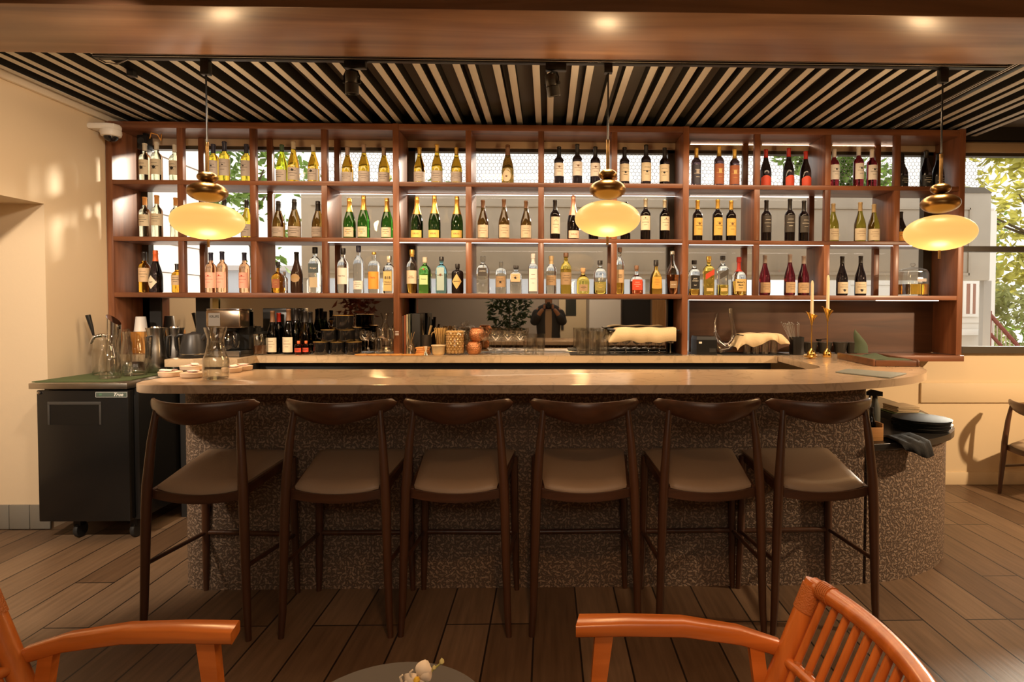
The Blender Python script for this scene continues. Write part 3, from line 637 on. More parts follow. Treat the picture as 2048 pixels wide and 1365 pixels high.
# profiles: (radius factor, height factor) of the full height; radius in metres
PROF = {
 'bord': (.0378, [(.80, 0), (.97, .008), (1, .025), (1, .60), (.97, .645), (.80, .69), (.52, .725), (.41, .76), (.385, .80), (.375, .955), (.42, .96), (.42, .985), (.38, 1.0)], 2),
 'burg': (.0415, [(.80, 0), (.97, .008), (1, .025), (1, .40), (.97, .46), (.86, .53), (.66, .62), (.47, .71), (.37, .79), (.345, .84), (.34, .955), (.38, .96), (.38, .985), (.34, 1.0)], 2),
 'champ': (.0455, [(.78, 0), (.96, .010), (1, .03), (1, .36), (.96, .43), (.84, .52), (.64, .62), (.45, .71), (.36, .80), (.34, .90), (.37, .905), (.38, .93), (.33, .94), (.36, .965), (.34, .99), (.22, 1.0)], 2),
 'tall': (.041, [(.9, 0), (1, .02), (1, .60), (.96, .66), (.75, .72), (.45, .77), (.38, .80), (.37, .88), (.44, .885), (.44, .99), (.40, 1.0)], 2),
 'square': (.040, [(.92, 0), (1, .02), (1, .62), (.95, .68), (.70, .73), (.40, .77), (.34, .80), (.34, .88), (.42, .885), (.42, .99), (.38, 1.0)], 5),
 'slab': (.045, [(.90, 0), (1, .03), (1, .58), (.94, .66), (.72, .73), (.42, .78), (.30, .80), (.30, .86), (.38, .865), (.38, .99), (.34, 1.0)], 3.2),
 'fat': (.048, [(.85, 0), (1, .03), (1, .44), (.94, .54), (.72, .64), (.42, .71), (.28, .75), (.27, .84), (.36, .845), (.36, .985), (.30, 1.0)], 2.6),
 'bell': (.050, [(.9, 0), (1, .03), (.98, .25), (.90, .45), (.72, .58), (.40, .68), (.28, .73), (.27, .83), (.34, .835), (.34, .99), (.28, 1.0)], 2.2),
 'decant': (.042, [(.72, 0), (.80, .02), (.98, .40), (1, .47), (.92, .54), (.66, .62), (.38, .70), (.28, .78), (.27, .90), (.34, .905), (.34, .99), (.28, 1.0)], 2.6),
 'apoth': (.042, [(.92, 0), (1, .03), (1, .66), (.96, .72), (.74, .77), (.34, .79), (.30, .83), (.36, .84), (.36, .98), (.30, 1.0)], 2),
 'jug': (.052, [(.9, 0), (1, .02), (1, .40), (.96, .50), (.78, .58), (.42, .64), (.27, .68), (.25, .86), (.32, .865), (.32, .99), (.27, 1.0)], 3),
}
BM = {}
def prof_r(kind, H, f):
    r0, pr, p = PROF[kind]
    for (ra, za), (rb, zb) in zip(pr, pr[1:]):
        if za <= f <= zb: return r0 * (ra + (rb - ra) * (f - za) / max(1e-6, zb - za))
    return r0
def ring_body(kind, H, lo=0.0, hi=1.0, grow=0.0, rs=1.0):
    r0, pr, p = PROF[kind]; r0 *= rs
    out = [] 
    if lo > 0: out.append((prof_r(kind, H, lo) * rs + grow, lo * H))
    out += [(r0 * r + grow, z * H) for r, z in pr if lo < z < hi or (lo == 0 and z == 0) or (hi == 1 and z == 1)]
    if hi < 1: out.append((prof_r(kind, H, hi) * rs + grow, hi * H))
    if lo == 0: out = [(0.0, out[0][1] + .004)] + out
    else: out = [(max(0, out[0][0] - .0015), out[0][1])] + out
    return out + [(0.0, out[-1][1])] if hi == 1 else out + [(max(0, out[-1][0] - .002), out[-1][1])]
def bottle(nm, kind, H, glass, cap, capf, lab, lz, ang, text=None, ink='k', tsz=.011, loc=(0, 0, 0), rz=0.0, label='', cat='bottle', group=None, rs=1.0, shape=None, lab2=None, fill=None, mark=None):
    t = thing(nm, label, cat, loc, rz, group); r0, pr, p = PROF[kind]; r0 *= rs
    key = (kind, round(H, 3), capf, cap is not None, round(rs, 3))
    if key not in BM:
        n = 28
        bm_body = B().lathe(ring_body(kind, H, 0, capf if cap else 1, 0, rs), n, p).mesh('glass_body', angle=50)
        bm_cap = B().lathe(ring_body(kind, H, capf, 1, .0009, rs), n, p).mesh('capsule', angle=50) if cap else None
        BM[key] = (bm_body, bm_cap)
    body = obj('glass_body', BM[key][0], GC[glass], t)
    if cap: obj('capsule', BM[key][1], CAPS[cap], t)
    if fill:   # spirit level inside clear glass: the coloured part of the bottle
        f, gm = fill
        B().lathe([(0, .004)] + [(r0 * r + .0006, z * H) for r, z in pr if z < f] + [(prof_r(kind, H, f) * rs + .0006, f * H), (0, f * H)], 28, p).link('spirit', GC[gm], t)
    def put(lname, lm, z0f, z1f, an, shp=None, parent=t, gr=.0008, a0=0.0):
        if p != 2:   # flat-sided bottle: label follows the front face
            half = r0 * math.sin(min(an, 1.3)) * .98; yf = -r0 * (1.0 if p >= 5 else .995) - gr - .0006
            zf = (lambda u: (z0f * H, z1f * H)) if not shp else None
            outl = [(-half, z0f * H), (half, z0f * H), (half, z1f * H), (-half, z1f * H)]
            if shp == 'diamond': zc, hh = (z0f + z1f) * H / 2, (z1f - z0f) * H / 2; outl = [(0, zc - hh), (half, zc), (0, zc + hh), (-half, zc)]
            if shp == 'oval': zc, hh = (z0f + z1f) * H / 2, (z1f - z0f) * H / 2; outl = [(half * math.cos(2 * PI * i / 20), zc + hh * math.sin(2 * PI * i / 20)) for i in range(20)]
            if shp == 'slant': d = .020; outl = [(-half, z0f * H - d), (half, z0f * H + d), (half, z1f * H + d), (-half, z1f * H - d)]
            return B().prism([(x, z) for x, z in outl], 0, .0012).move(M.Translation((0, yf + .0012, 0)) @ M.Rotation(PI/2, 4, 'X')).link(lname, lm, parent, smooth=False), yf
        rr = max(prof_r(kind, H, z0f + .01), prof_r(kind, H, (z0f + z1f) / 2)) * rs + gr
        zc, hh = (z0f + z1f) * H / 2, (z1f - z0f) * H / 2; zf = None
        if shp == 'diamond': zf = lambda u: (zc - hh * (1 - abs(2 * u - 1)) - 1e-4, zc + hh * (1 - abs(2 * u - 1)) + 1e-4)
        if shp == 'oval': zf = lambda u: (zc - hh * math.sqrt(max(1e-4, 1 - (2 * u - 1) ** 2)), zc + hh * math.sqrt(max(1e-4, 1 - (2 * u - 1) ** 2)))
        if shp == 'arch': zf = lambda u: (zc - hh, zc + hh * (.55 + .45 * math.sin(PI * u)))
        if shp == 'torn': zf = lambda u: (zc - hh, zc + hh * (.8 + .25 * math.sin(9 * u + 1)))
        return B().arc(rr, z0f * H, z1f * H, a0 - an, a0 + an, 14, .0008, zf).link(lname, lm, parent), -(rr + .0008)
    if lab:
        lb, yf = put('label', LABM[lab], lz[0], lz[1], ang, shape)
        zc = (lz[0] + lz[1]) / 2 * H
        if text:
            lines = text if isinstance(text, list) else [text]
            for i, s_ in enumerate(lines):
                s_, sz = s_ if isinstance(s_, tuple) else (s_, tsz)
                z = zc + (len(lines) - 1) / 2 * tsz * 1.15 - i * tsz * 1.15
                if p != 2: flat_text(s_, sz, INKS[ink], lb, (0, yf - .0004, z), True)
                else: wrap_text(s_, sz, -yf + .0004, z, INKS[ink], lb, True)
        elif shape is None:   # illegible small print: thin lines
            g = B(); q = .35 * (lz[1] - lz[0]) * H
            for k, wd in enumerate((.55, .8, .4)):
                z = zc + q * .7 - k * q * .55
                if p != 2: hw = r0 * math.sin(min(ang, 1.3)) * .8 * wd; g.box(-hw, yf - .0005, z - .0011, hw, yf - .0001, z + .0011)
                else: g.arc(-yf + .0002, z - .0012, z + .0012, -ang * wd * .8, ang * wd * .8, 10, .0003)
            g.link('print', INKS[ink], lb, smooth=False)
        if mark:   # emblem on the label
            mz, ms, mk = mark
            if p != 2: B().prism([(ms * math.cos(2 * PI * i / 10) * (1.3 if i % 2 else .6), ms * math.sin(2 * PI * i / 10)) for i in range(10)], 0, .0006).move(M.Translation((0, yf, mz * H)) @ M.Rotation(PI/2, 4, 'X')).link('emblem', INKS[mk], lb, smooth=False)
            else: B().arc(-yf + .0002, 0, 0, -ms / r0, ms / r0, 8, .0003, lambda u: (mz * H - ms * (.25 + .75 * math.sin(PI * u)), mz * H + ms * (.3 + .7 * math.sin(PI * u) * (1 if u < .6 else .5)))).link('emblem', INKS[mk], lb, smooth=False)
    if lab2:
        lm2, z20, z21, an2, tx2, tz2, ik2 = lab2[:7]; lb2, yf2 = put('label', LABM[lm2], z20, z21, an2, lab2[7] if len(lab2) > 7 else None)
        if tx2:
            if p != 2: flat_text(tx2, tz2, INKS[ik2], lb2, (0, yf2 - .0004, (z20 + z21) / 2 * H), True)
            else: wrap_text(tx2, tz2, -yf2 + .0004, (z20 + z21) / 2 * H, INKS[ik2], lb2, True)
    return t
# wine families: kind, glass, cap, cap from, label, label span, half angle, kwargs, description
WINE = {
 'fish': ('bord', 'straw', 'pale', .80, 'cream', (.18, .56), 1.25, dict(mark=(.36, .012, 'k')), 'clear white-wine bottle with cream fish label'),
 'straw2': ('bord', 'straw', 'orange', .80, 'cream', (.28, .56), 1.25, {}, 'clear white-wine bottle with orange cap and cream label'),
 'gold1': ('bord', 'yellow', 'navy', .76, 'grey', (.16, .56), 1.2, dict(mark=(.42, .006, 'k')), 'golden white-wine bottle with navy cap'),
 'lime1': ('burg', 'lime', 'green', .82, 'grey', (.04, .33), 1.3, {}, 'lime-green burgundy bottle with dark cap'),
 'lime2': ('burg', 'amberw', 'pale', .82, 'grey', (.06, .36), 1.3, dict(mark=(.30, .010, 'k')), 'olive-gold burgundy bottle with pale cap'),
 'chard': ('burg', 'amberw', 'mauve', .78, 'grey', (.03, .30), 1.3, {}, 'golden burgundy bottle with mauve cap'),
 'chard2': ('burg', 'amberw', 'goldw', .80, 'grey', (.05, .32), 1.3, {}, 'amber burgundy bottle with gold cap'),
 'round': ('champ', 'brown', 'brown', .72, 'cream', (.06, .33), .75, dict(shape='oval', mark=(.19, .008, 'b')), 'dark brown bottle with round cream label'),
 'cab1': ('bord', 'dark', 'dk', .72, 'white', (.22, .56), 1.2, dict(ink='b', mark=(.46, .008, 'b')), 'dark bordeaux bottle with white lettered label'),
 'cab2': ('bord', 'dark', 'dk', .72, 'cream', (.10, .55), 1.2, dict(mark=(.33, .008, 'k')), 'dark bordeaux bottle with tall cream label'),
 'sangr': ('bord', 'violet', 'goldw', .74, 'rust', (.06, .55), 1.2, dict(lab2=('gold', .32, .43, .30, None, 0, 'k'), ink='g', text=''), 'bordeaux bottle with rust-red label and gold cap'),
 'sangr0': ('bord', 'violet', 'goldw', .74, 'navy', (.06, .55), 1.2, dict(lab2=('grey', .32, .42, .30, None, 0, 'k'), ink='w', text=''), 'bordeaux bottle with dark navy label'),
 'pinot': ('burg', 'dark', 'red', .78, 'red', (.02, .30), 1.0, dict(shape='arch', ink='w'), 'dark burgundy bottle with red cap and red label'),
 'malb': ('bord', 'darkred', 'white', .78, 'white', (.20, .58), 1.2, dict(mark=(.46, .007, 'k')), 'dark red bordeaux bottle with white cap'),
 'syrah': ('burg', 'dark', 'dk', .80, 'black', (.05, .34), 1.1, dict(ink='w', mark=(.15, .004, 'w')), 'near-black burgundy bottle with black label'),
 'spark': ('champ', 'brown', 'dk', .74, 'grey', (.04, .30), 1.3, {}, 'dark sparkling-wine bottle with black cap'),
 'ybur': ('burg', 'yellow', 'dk', .80, 'grey', (.04, .36), 1.3, {}, 'yellow-green burgundy bottle with black cap'),
 'champ1': ('champ', 'green', 'foil', .66, 'cream', (.04, .27), .85, dict(mark=(.16, .005, 'g')), 'green champagne bottle with cream square label'),
 'krug': ('champ', 'dkgreen', 'foil', .58, 'yellow', (.03, .20), 1.0, dict(text='KRUG', tsz=.017, ink='b'), 'green champagne bottle with yellow label'),
 'krugp': ('champ', 'dark', 'pink', .55, 'pink', (.03, .20), 1.0, dict(text='KRUG', tsz=.017, ink='b'), 'dark champagne bottle with pink foil and label'),
 'burg2': ('burg', 'brown', 'brown', .80, 'cream', (.04, .36), 1.1, dict(ink='b'), 'brown burgundy bottle with cream label'),
 'tallb': ('bord', 'dark', 'dk', .74, 'cream', (.15, .57), 1.0, dict(mark=(.5, .004, 'b')), 'dark bordeaux bottle with long cream label'),
 'cab3': ('bord', 'dark', 'silver', .80, 'cream', (.24, .58), 1.1, dict(mark=(.53, .005, 'b')), 'dark bordeaux bottle with pale gold cap'),
 'cab0': ('bord', 'dark', 'dk', .76, 'grey', (.2, .5), 1.1, {}, 'dark bordeaux bottle half hidden by the amber lamp'),
 'lafite': ('bord', 'dark', 'goldw', .78, 'yellow', (.14, .56), 1.15, dict(ink='b', mark=(.42, .009, 'b')), 'dark bordeaux bottle with gold cap and yellow label'),
 'blackl': ('bord', 'dark', 'dk', .74, 'char', (.22, .62), 1.2, dict(ink='w'), 'black bordeaux bottle with charcoal label'),
 'chab': ('burg', 'olive', 'tan', .78, 'cream', (.04, .34), 1.25, dict(ink='b'), 'olive burgundy bottle with tan cap and cream label'),
 'orlab': ('burg', 'dark', 'dk', .80, 'orange', (.04, .34), 1.2, dict(mark=(.2, .008, 'w')), 'dark burgundy bottle with orange label'),
 'orangew': ('bord', 'orange', 'dk', .78, 'tan', (.26, .60), 1.2, {}, 'orange wine bottle with black cap'),
 'diam': ('champ', 'dark', 'redor', .74, 'cream', (.08, .40), .85, dict(shape='diamond', text='BRET', tsz=.012), 'dark sparkling bottle with diamond label and red cap'),
 'rosew': ('bord', 'rose', 'navy', .80, 'coral', (.12, .50), 1.2, dict(ink='r', mark=(.42, .006, 'r')), 'pink rose-wine bottle with coral label'),
 'pinot2': ('burg', 'darkred', 'grey', .80, 'tan', (.06, .32), 1.2, {}, 'ruby burgundy bottle with grey cap and tan label'),
 'figure': ('burg', 'dark', 'dk', .82, 'cream', (.05, .34), 1.2, dict(mark=(.13, .010, 'k')), 'near-black burgundy bottle with running-figure label'),
}
# row -> cubby -> [(px, top py, family)]
WINES = {
 1: {1: [(290, 287, 'fish'), (313.5, 284.5, 'fish'), (350, 290, 'fish')], 2: [(427, 289, 'gold1'), (449, 283.5, 'gold1'), (493, 289, 'gold1')], 3: [(564, 290, 'lime1'), (587, 283.5, 'lime2'), (627, 290, 'lime2')],
     4: [(695, 295, 'chard'), (728, 289, 'chard'), (768, 295.5, 'chard')], 5: [(839, 295, 'chard2'), (874, 289, 'chard2'), (913, 295, 'chard2')], 6: [(1015.5, 289.5, 'round')],
     7: [(1118, 294, 'cab1'), (1154.5, 289, 'cab1'), (1190.5, 294, 'cab1')], 8: [(1249, 295, 'cab2'), (1292, 290, 'cab2'), (1329, 296, 'cab2')], 9: [(1392.5, 296, 'sangr0'), (1438, 292, 'sangr'), (1469, 298, 'sangr')],
     10: [(1531.5, 299.5, 'pinot'), (1577, 297, 'pinot'), (1611, 303, 'pinot')], 11: [(1668, 298.5, 'malb'), (1717, 293.5, 'malb'), (1743.5, 299, 'malb')], 12: [(1804, 308, 'syrah'), (1852, 302, 'syrah'), (1876, 307, 'syrah')]},
 2: {1: [(290, 394.5, 'straw2'), (314, 391, 'straw2'), (352, 396, 'straw2')], 2: [(449, 398.5, 'ybur'), (494, 401, 'ybur')], 3: [(557, 402.5, 'spark'), (589, 398.5, 'spark'), (636, 402.5, 'spark')], 4: [(699, 396.5, 'champ1'), (727.5, 391.5, 'champ1'), (774, 396.5, 'champ1')],
     5: [(834, 393.5, 'krug'), (869, 391, 'krug'), (914, 393, 'krug')], 6: [(966, 400.5, 'burg2'), (1008, 399, 'burg2'), (1052, 402, 'burg2')], 7: [(1110, 400.5, 'tallb'), (1146.5, 391.5, 'krugp'), (1187, 402, 'cab0')],
     8: [(1251, 402, 'cab0'), (1291, 398, 'cab3'), (1329, 400, 'cab3')], 9: [(1395, 401, 'lafite'), (1435, 399.5, 'lafite'), (1462, 402, 'lafite')], 10: [(1532.5, 401, 'blackl'), (1579.5, 398.5, 'blackl'), (1607.5, 402, 'blackl')],
     11: [(1666, 407.5, 'chab'), (1720, 405, 'chab'), (1747.5, 409, 'chab')], 12: [(1801, 424, 'orlab')]},
 3: {1: [(289, 504, 'orangew'), (311.5, 501, 'diam'), (355, 528, 'orangew')], 2: [(422, 505.5, 'rosew'), (444.5, 503.5, 'rosew'), (489, 505.5, 'rosew')], 10: [(1529.5, 511, 'pinot2'), (1579.5, 509, 'pinot2'), (1607, 512, 'pinot2')], 11: [(1684, 513, 'figure'), (1721, 512, 'figure')]},
}
ORDN = ['first', 'second', 'third', 'fourth', 'fifth', 'sixth', 'seventh', 'eighth', 'ninth', 'tenth', 'eleventh', 'twelfth']
ROWN = {1: 'top row', 2: 'middle row', 3: 'bottom row'}
WHERE = {1: [''], 2: ['left', 'right'], 3: ['leftmost', 'middle', 'rightmost'], 4: ['first from left', 'second from left', 'third from left', 'rightmost']}
BY = SHF + .10
def shelf_z(row, cub): return ROWZ[row][1] + (-.006 if cub > 8 else 0) + .0012
def place_label(desc, row, cub, i, n):
    wh = WHERE[n][i]; return f"{desc}, {wh + ' in ' if wh else ''}{ROWN[row]}, {ORDN[cub - 1]} cubby"
rnd = random.Random(3)
for row, cubs in WINES.items():
    for cub, items in cubs.items():
        z = shelf_z(row, cub)
        for i, (px, ty, fam) in enumerate(items):
            kind, gl, cap, cf, lab, lz, ang, kw, desc = WINE[fam]
            p = at(px, ty, BY); y = BY
            if fam == 'cab0': y = BY + .06
            H = p.z - z
            bottle('champagne_bottle' if kind == 'champ' else 'wine_bottle', kind, round(H, 3), gl, cap, cf, lab, lz, ang, loc=(X(px, y, ty + 40), y, z), rz=rnd.uniform(-.22, .22), group=f"wine bottles on the {ROWN[row]} of the shelf",
                   label=place_label(desc, row, cub, i, len(items)), **kw)
# spirits: cubby -> (px, top py, kind, glass, cap, cap from, label, span, angle, radius scale, kwargs, description)
SPIRITS = {
 3: [(556, 524, 'jug', 'orange', 'dk', .80, 'rust', (.16, .44), .7, .82, dict(ink='g'), 'square amber orange-liqueur bottle'),
     (569, 544, 'square', 'clear', 'white', .80, 'navy', (.10, .55), 1.0, .5, dict(ink='w'), 'small clear bottle with navy label behind the amber one'),
     (593, 504.5, 'burg', 'cocoa', 'dk', .82, 'tan', (.26, .46), .8, 1.05, dict(text=['BAILEYS', ''], tsz=.012, ink='g', shape='oval'), 'brown cream-liqueur bottle with oval label'),
     (630, 495, 'slab', 'clear', 'dk', .86, 'teal', (.44, .64), .95, 1.0, dict(text='Kruger', tsz=.017, ink='w', lab2=('cream', .12, .34, .7, None, 0, 'k')), 'clear spirit bottle with slate upper label')],
 4: [(686, 497, 'tall', 'clear', 'dk', .86, 'white', (.20, .56), 1.05, 1.0, dict(text=['', 'Ketel One', ''], tsz=.012), 'clear vodka bottle with white label and black cap'),
     (717, 492, 'tall', 'frost', 'navy', .86, 'white', (.08, .26), 1.0, .95, {}, 'tall frosted vodka bottle with navy cap'),
     (748, 504.5, 'apoth', 'clear', 'goldw', .94, 'orange', (.10, .52), 1.1, 1.02, dict(text=["Tito's", '', ''], tsz=.017, ink='r'), 'clear vodka bottle with orange label'),
     (778, 512, 'square', 'clear', 'silver', .82, 'gold', (.06, .58), 1.0, .95, dict(text=[('818', .030), '', ('TEQUILA', .012), ('BLANCO', .012)], tsz=.014), 'clear tequila bottle with large black numerals on yellow label')],
 5: [(824, 500, 'tall', 'clear', 'goldw', .84, 'cream', (.22, .52), 1.1, .98, dict(text=['FLOR', 'DE CANA'], tsz=.010, ink='b', fill=(.40, 'whisky')), 'amber rum bottle with cream label'),
     (850, 515, 'slab', 'mint', 'pale', .84, 'mint', (.24, .50), .8, .98, dict(text=['Tanqueray', ''], tsz=.009, ink='k', mark=(.66, .007, 'r')), 'bright green gin bottle with pale cap'),
     (883, 514, 'slab', 'blue', 'dk', .89, 'sky', (.08, .70), .75, .92, dict(text=[('BOMBAY', .011), '', '', ''], tsz=.016, mark=(.5, .010, 'b')), 'pale blue gin bottle with black cap'),
     (915, 528, 'apoth', 'black', 'dk', .86, 'gold', (.14, .66), .85, 1.06, dict(shape='diamond', text="HENDRICK'S", tsz=.009), 'squat black gin bottle with gold diamond label')],
 6: [(966, 512.5, 'slab', 'clear', 'clear', .84, 'char', (.46, .68), .75, 1.08, dict(text=['AVIATION', ''], tsz=.010, ink='w'), 'clear gin bottle with charcoal badge'),
     (1002, 523.5, 'apoth', 'clear', 'clear', .80, 'kraft', (.20, .54), 1.0, 1.0, dict(mark=(.36, .008, 'k')), 'clear gin bottle with brown square label'),
     (1032, 531.5, 'square', 'clear', 'dk', .87, 'tan', (.42, .70), 1.0, 1.08, dict(mark=(.56, .009, 'k')), 'squat clear gin bottle with black cap'),
     (1066, 508, 'square', 'clear', 'white', .76, 'white', (.06, .62), 1.0, .92, {}, 'square clear bottle with white label')],
 7: [(1102.5, 512, 'tall', 'clear', 'tan', .78, 'kraft', (.22, .48), 1.1, .98, {}, 'clear tequila bottle with brown label and tan stopper'),
     (1132, 506, 'tall', 'gold', 'brown', .90, 'kraft', (.22, .52), 1.1, 1.02, {}, 'golden tequila bottle with brown label'),
     (1166, 536.5, 'fat', 'gold', 'cork', .78, 'kraft', (.10, .36), .7, 1.02, {}, 'squat gold tequila bottle with round cork'),
     (1200, 521.5, 'slab', 'clear', 'dk', .88, 'olivel', (.10, .34), 1.0, 1.05, dict(ink='g', fill=(.36, 'gold')), 'clear bourbon bottle with olive lower label')],
 8: [(1239.5, 495.5, 'tall', 'clear', 'brown', .90, 'tan', (.24, .52), 1.0, .86, dict(text=['HIGH', 'WEST'], tsz=.014, fill=(.34, 'whisky')), 'slim clear whiskey bottle with tan label'),
     (1273, 531.5, 'jug', 'clear', 'kraft' if False else 'brown', .80, 'red', (.14, .50), .9, .95, dict(ink='w', fill=(.44, 'red')), 'squat clear bottle of red spirit'),
     (1312, 520.5, 'bell', 'whisky', 'dk', .82, 'orange', (.16, .50), .75, .98, dict(ink='b'), 'bell-shaped amber bourbon bottle'),
     (1345, 502.5, 'decant', 'clear', 'silver', .92, 'chestnut' if False else 'kraft', (.14, .30), .6, 1.15, dict(text='DOUBLE', tsz=.010, ink='w', fill=(.45, 'chestnut')), 'tall tapering bourbon bottle with winged shape')],
 9: [(1388.5, 521, 'square', 'clear', 'dk', .88, 'black', (.18, .56), 1.0, .98, dict(text=[('JACK', .013), ("DANIEL'S", .011), '', ('No.7', .010)], tsz=.014, ink='w', fill=(.17, 'whisky')), 'square whiskey bottle with black label'),
     (1417.5, 513, 'square', 'gold', 'goldw', .84, 'red', (.46, .60), 1.05, .98, dict(shape='slant', text=None, lab2=('gold', .10, .18, .7, None, .006, 'k')), 'square gold whisky bottle with slanted red label'),
     (1445.5, 512, 'square', 'clear', 'dk', .90, 'char', (.46, .60), 1.05, .96, dict(shape='slant', fill=(.26, 'gold'), lab2=('gold', .10, .18, .7, None, .005, 'k')), 'square whisky bottle with slanted black label'),
     (1478, 514.5, 'jug', 'clear', 'red', .62, 'gold', (.10, .42), .95, .98, dict(text=["Maker's", 'Mark', ('WHISKY', .008)], tsz=.018, ink='k', fill=(.36, 'whisky')), 'bourbon bottle dipped in red wax')],
}
for cub, items in SPIRITS.items():
    z = shelf_z(3, cub)
    for i, (px, ty, kind, gl, cap, cf, lab, lz, ang, rs, kw, desc) in enumerate(items):
        y = BY + (.10 if 'behind' in desc else 0); p = at(px, ty, y)
        bottle('spirit_bottle', kind, round(p.z - z, 3), gl, cap, cf, lab, lz, ang, loc=(p.x, y, z), rz=rnd.uniform(-.06, .06), rs=rs, group='spirit bottles on the bottom row of the shelf',
               label=f"{desc}, bottom row, {ORDN[cub - 1]} cubby" if len(desc.split()) > 7 else place_label(desc, 3, cub, i, len(items)), **kw)
# cookie jar of amber infusion
jp = at(1825, 560, BY); jz = shelf_z(3, 12)
t = thing('glass_jar', 'square glass jar of amber infusion with knob lid on the bottom row', 'jar', (jp.x, BY, jz))
B().lathe([(.0, .003), (.088, .0), (.092, .006), (.092, .165), (.086, .178), (.086, .186), (.083, .186), (.083, .176), (.088, .162), (.088, .008), (0, .007)], 32, 5).link('body', GLASS, t)
B().lathe([(0, .009), (.087, .009), (.087, .088), (0, .089)], 32, 5).link('infusion', glass_mat('glass_infusion', (.80, .42, .05)), t)
B().lathe([(.0, .188), (.097, .187), (.099, .193), (.090, .202), (.05, .212), (.015, .218), (.008, .223), (.018, .231), (.020, .240), (.012, .250), (0, .251)], 32, 2).link('lid', GLASS, t)
B().box(-.02, -.0935, .105, .05, -.0925, .128).link('label', LABM['grey'], t)
# ---------------------------------------------------------------- things on the fridge
FT = .978
tag(B().prism([(-3.13, 3.70), (-2.66, 3.72), (-2.60, 3.80), (-2.63, 4.26), (-3.10, 4.30)], FT, FT + .005).link('drying_mat', pm('green_mat', (.075, .10, .035), .9)), 'green drying mat spread on the black fridge', 'mat')
FT += .006
def glassware(name, label, cat, loc, prof, n=26, p=2, group=None, wob=0, wn=0, extra=None, mat=None, part='body'):
    t = thing(name, label, cat, loc, 0, group); B().lathe(prof, n, p, wob=wob, wn=wn).link(part, mat or GLASS, t, angle=50); return t
def shell(outer, w=.003):
    """closed glass wall from an outer profile (bottom to rim)"""
    inn = [(max(.001, r - w), max(z, outer[0][1] + 2.2 * w)) for r, z in outer if r > w]
    return [(0, outer[0][1])] + outer + inn[::-1] + [(0, outer[0][1] + 2.2 * w)]
p = at(228, 690, 4.24)
t = thing('draft_tower', 'chrome draft tower with black tap handle on the fridge', 'beer tap', (p.x, 4.24, FT))
g = B(); n = 28; H0 = Z(640, 4.24, 228) - FT
lo = [g.bm.verts.new((.043 * math.cos(2 * PI * i / n), .043 * math.sin(2 * PI * i / n), 0)) for i in range(n)]
hi = [g.bm.verts.new((.043 * math.cos(2 * PI * i / n), .043 * math.sin(2 * PI * i / n), H0 - .036 * math.cos(2 * PI * i / n))) for i in range(n)]
for i in range(n): g.bm.faces.new((lo[i], lo[(i + 1) % n], hi[(i + 1) % n], hi[i]))
g.bm.faces.new(hi); g.bm.faces.new(lo[::-1]); g.link('column', CHROME, t)
fz = Z(672, 4.24, 228) - FT
B().tube([(-.035, -.02, fz), (-.06, -.05, fz + .005), (-.085, -.07, fz - .005), (-.10, -.08, fz - .05)], [.012, .014, .013, .009], 12).link('faucet', CHROME, t)
B().tube([(-.085, -.07, fz), (-.095, -.075, fz + .06), (-.115, -.08, fz + .145)], [.006, .012, .016], 12).link('tap_handle', BLACKP, t)
def carafe_prof(H, r, neck, lip): return shell([(r * .92, 0), (r, .01), (r, H * .42), (r * .86, H * .55), (neck, H * .74), (neck * .96, H * .84), (lip, H)], .0035)
p = at(230, 757, 3.9); glassware('glass_carafe', 'clear open carafe in front of the draft tower on the fridge', 'carafe', (p.x, 3.86, FT), carafe_prof(.275, .059, .030, .043))
p = at(203, 750, 4.05); glassware('glass_bottle', 'tall clear glass bottle beside the carafe nearest the wall', 'bottle', (p.x, 4.06, FT), shell([(.048, 0), (.051, .01), (.051, .15), (.044, .19), (.038, .22), (.042, .235)], .003), p=3)
p = at(264, 752, 4.0)
t = glassware('ribbed_pitcher', 'clear ribbed glass pitcher between the carafe and the steel jugs', 'pitcher', (p.x, 4.03, FT), shell([(.062, 0), (.075, .03), (.080, .10), (.074, .18), (.064, .235), (.066, .29)], .004), n=64, wob=.018, wn=16)
B().tube([(.06, 0, .25), (.105, -.01, .22), (.112, -.01, .14), (.075, 0, .07)], .008, 10).link('handle', GLASS, t)
p = at(250, 745, 4.2); glassware('glass_bottle', 'clear glass bottle behind the ribbed pitcher', 'bottle', (p.x, 4.2, FT), shell([(.040, 0), (.044, .01), (.044, .20), (.030, .27), (.030, .30)], .003))
for px, yy, lb in ((312, 4.21, 'steel water jug with black handle beside the ribbed pitcher'), (350, 4.33, 'steel water jug with black handle beside the kettle')):
    p = at(px, 700, yy); t = thing('steel_jug', lb, 'jug', (p.x, yy, FT), 0, 'steel jugs on the fridge'); H0 = Z(656, yy, px) - FT
    B().lathe(shell([(.058, 0), (.064, .01), (.068, H0 * .25), (.060, H0 * .55), (.050, H0 * .78), (.056, H0 * .94), (.061, H0)], .003), 32).link('body', STEEL, t)
    B().tube([(0, -.052, H0 * .82), (0, -.085, H0 * .80), (0, -.090, H0 * .62), (0, -.088, H0 * .35), (0, -.062, H0 * .32)], [.006, .011, .013, .011, .006], 12).link('handle', BLACKP, t)
    B().lathe([(.0, H0 * 1.0), (.03, H0 * 1.0), (.028, H0 * 1.03), (0, H0 * 1.04)], 20).link('lid', STEEL, t)
p = at(290, 668, 4.6); bx = tag(B().box(p.x - .06, 4.53, ZC + .001, p.x + .06, 4.66, Z(664, 4.6, 280), .003).link('carton', pm('orange_carton', (.72, .30, .03), .5)), 'orange carton behind the steel jugs', 'box')
p = at(282, 660, 4.6); t = thing('paper_cup', 'white paper cup upside down on the orange carton', 'cup', (p.x, 4.6, Z(664, 4.6, 280) + .001))
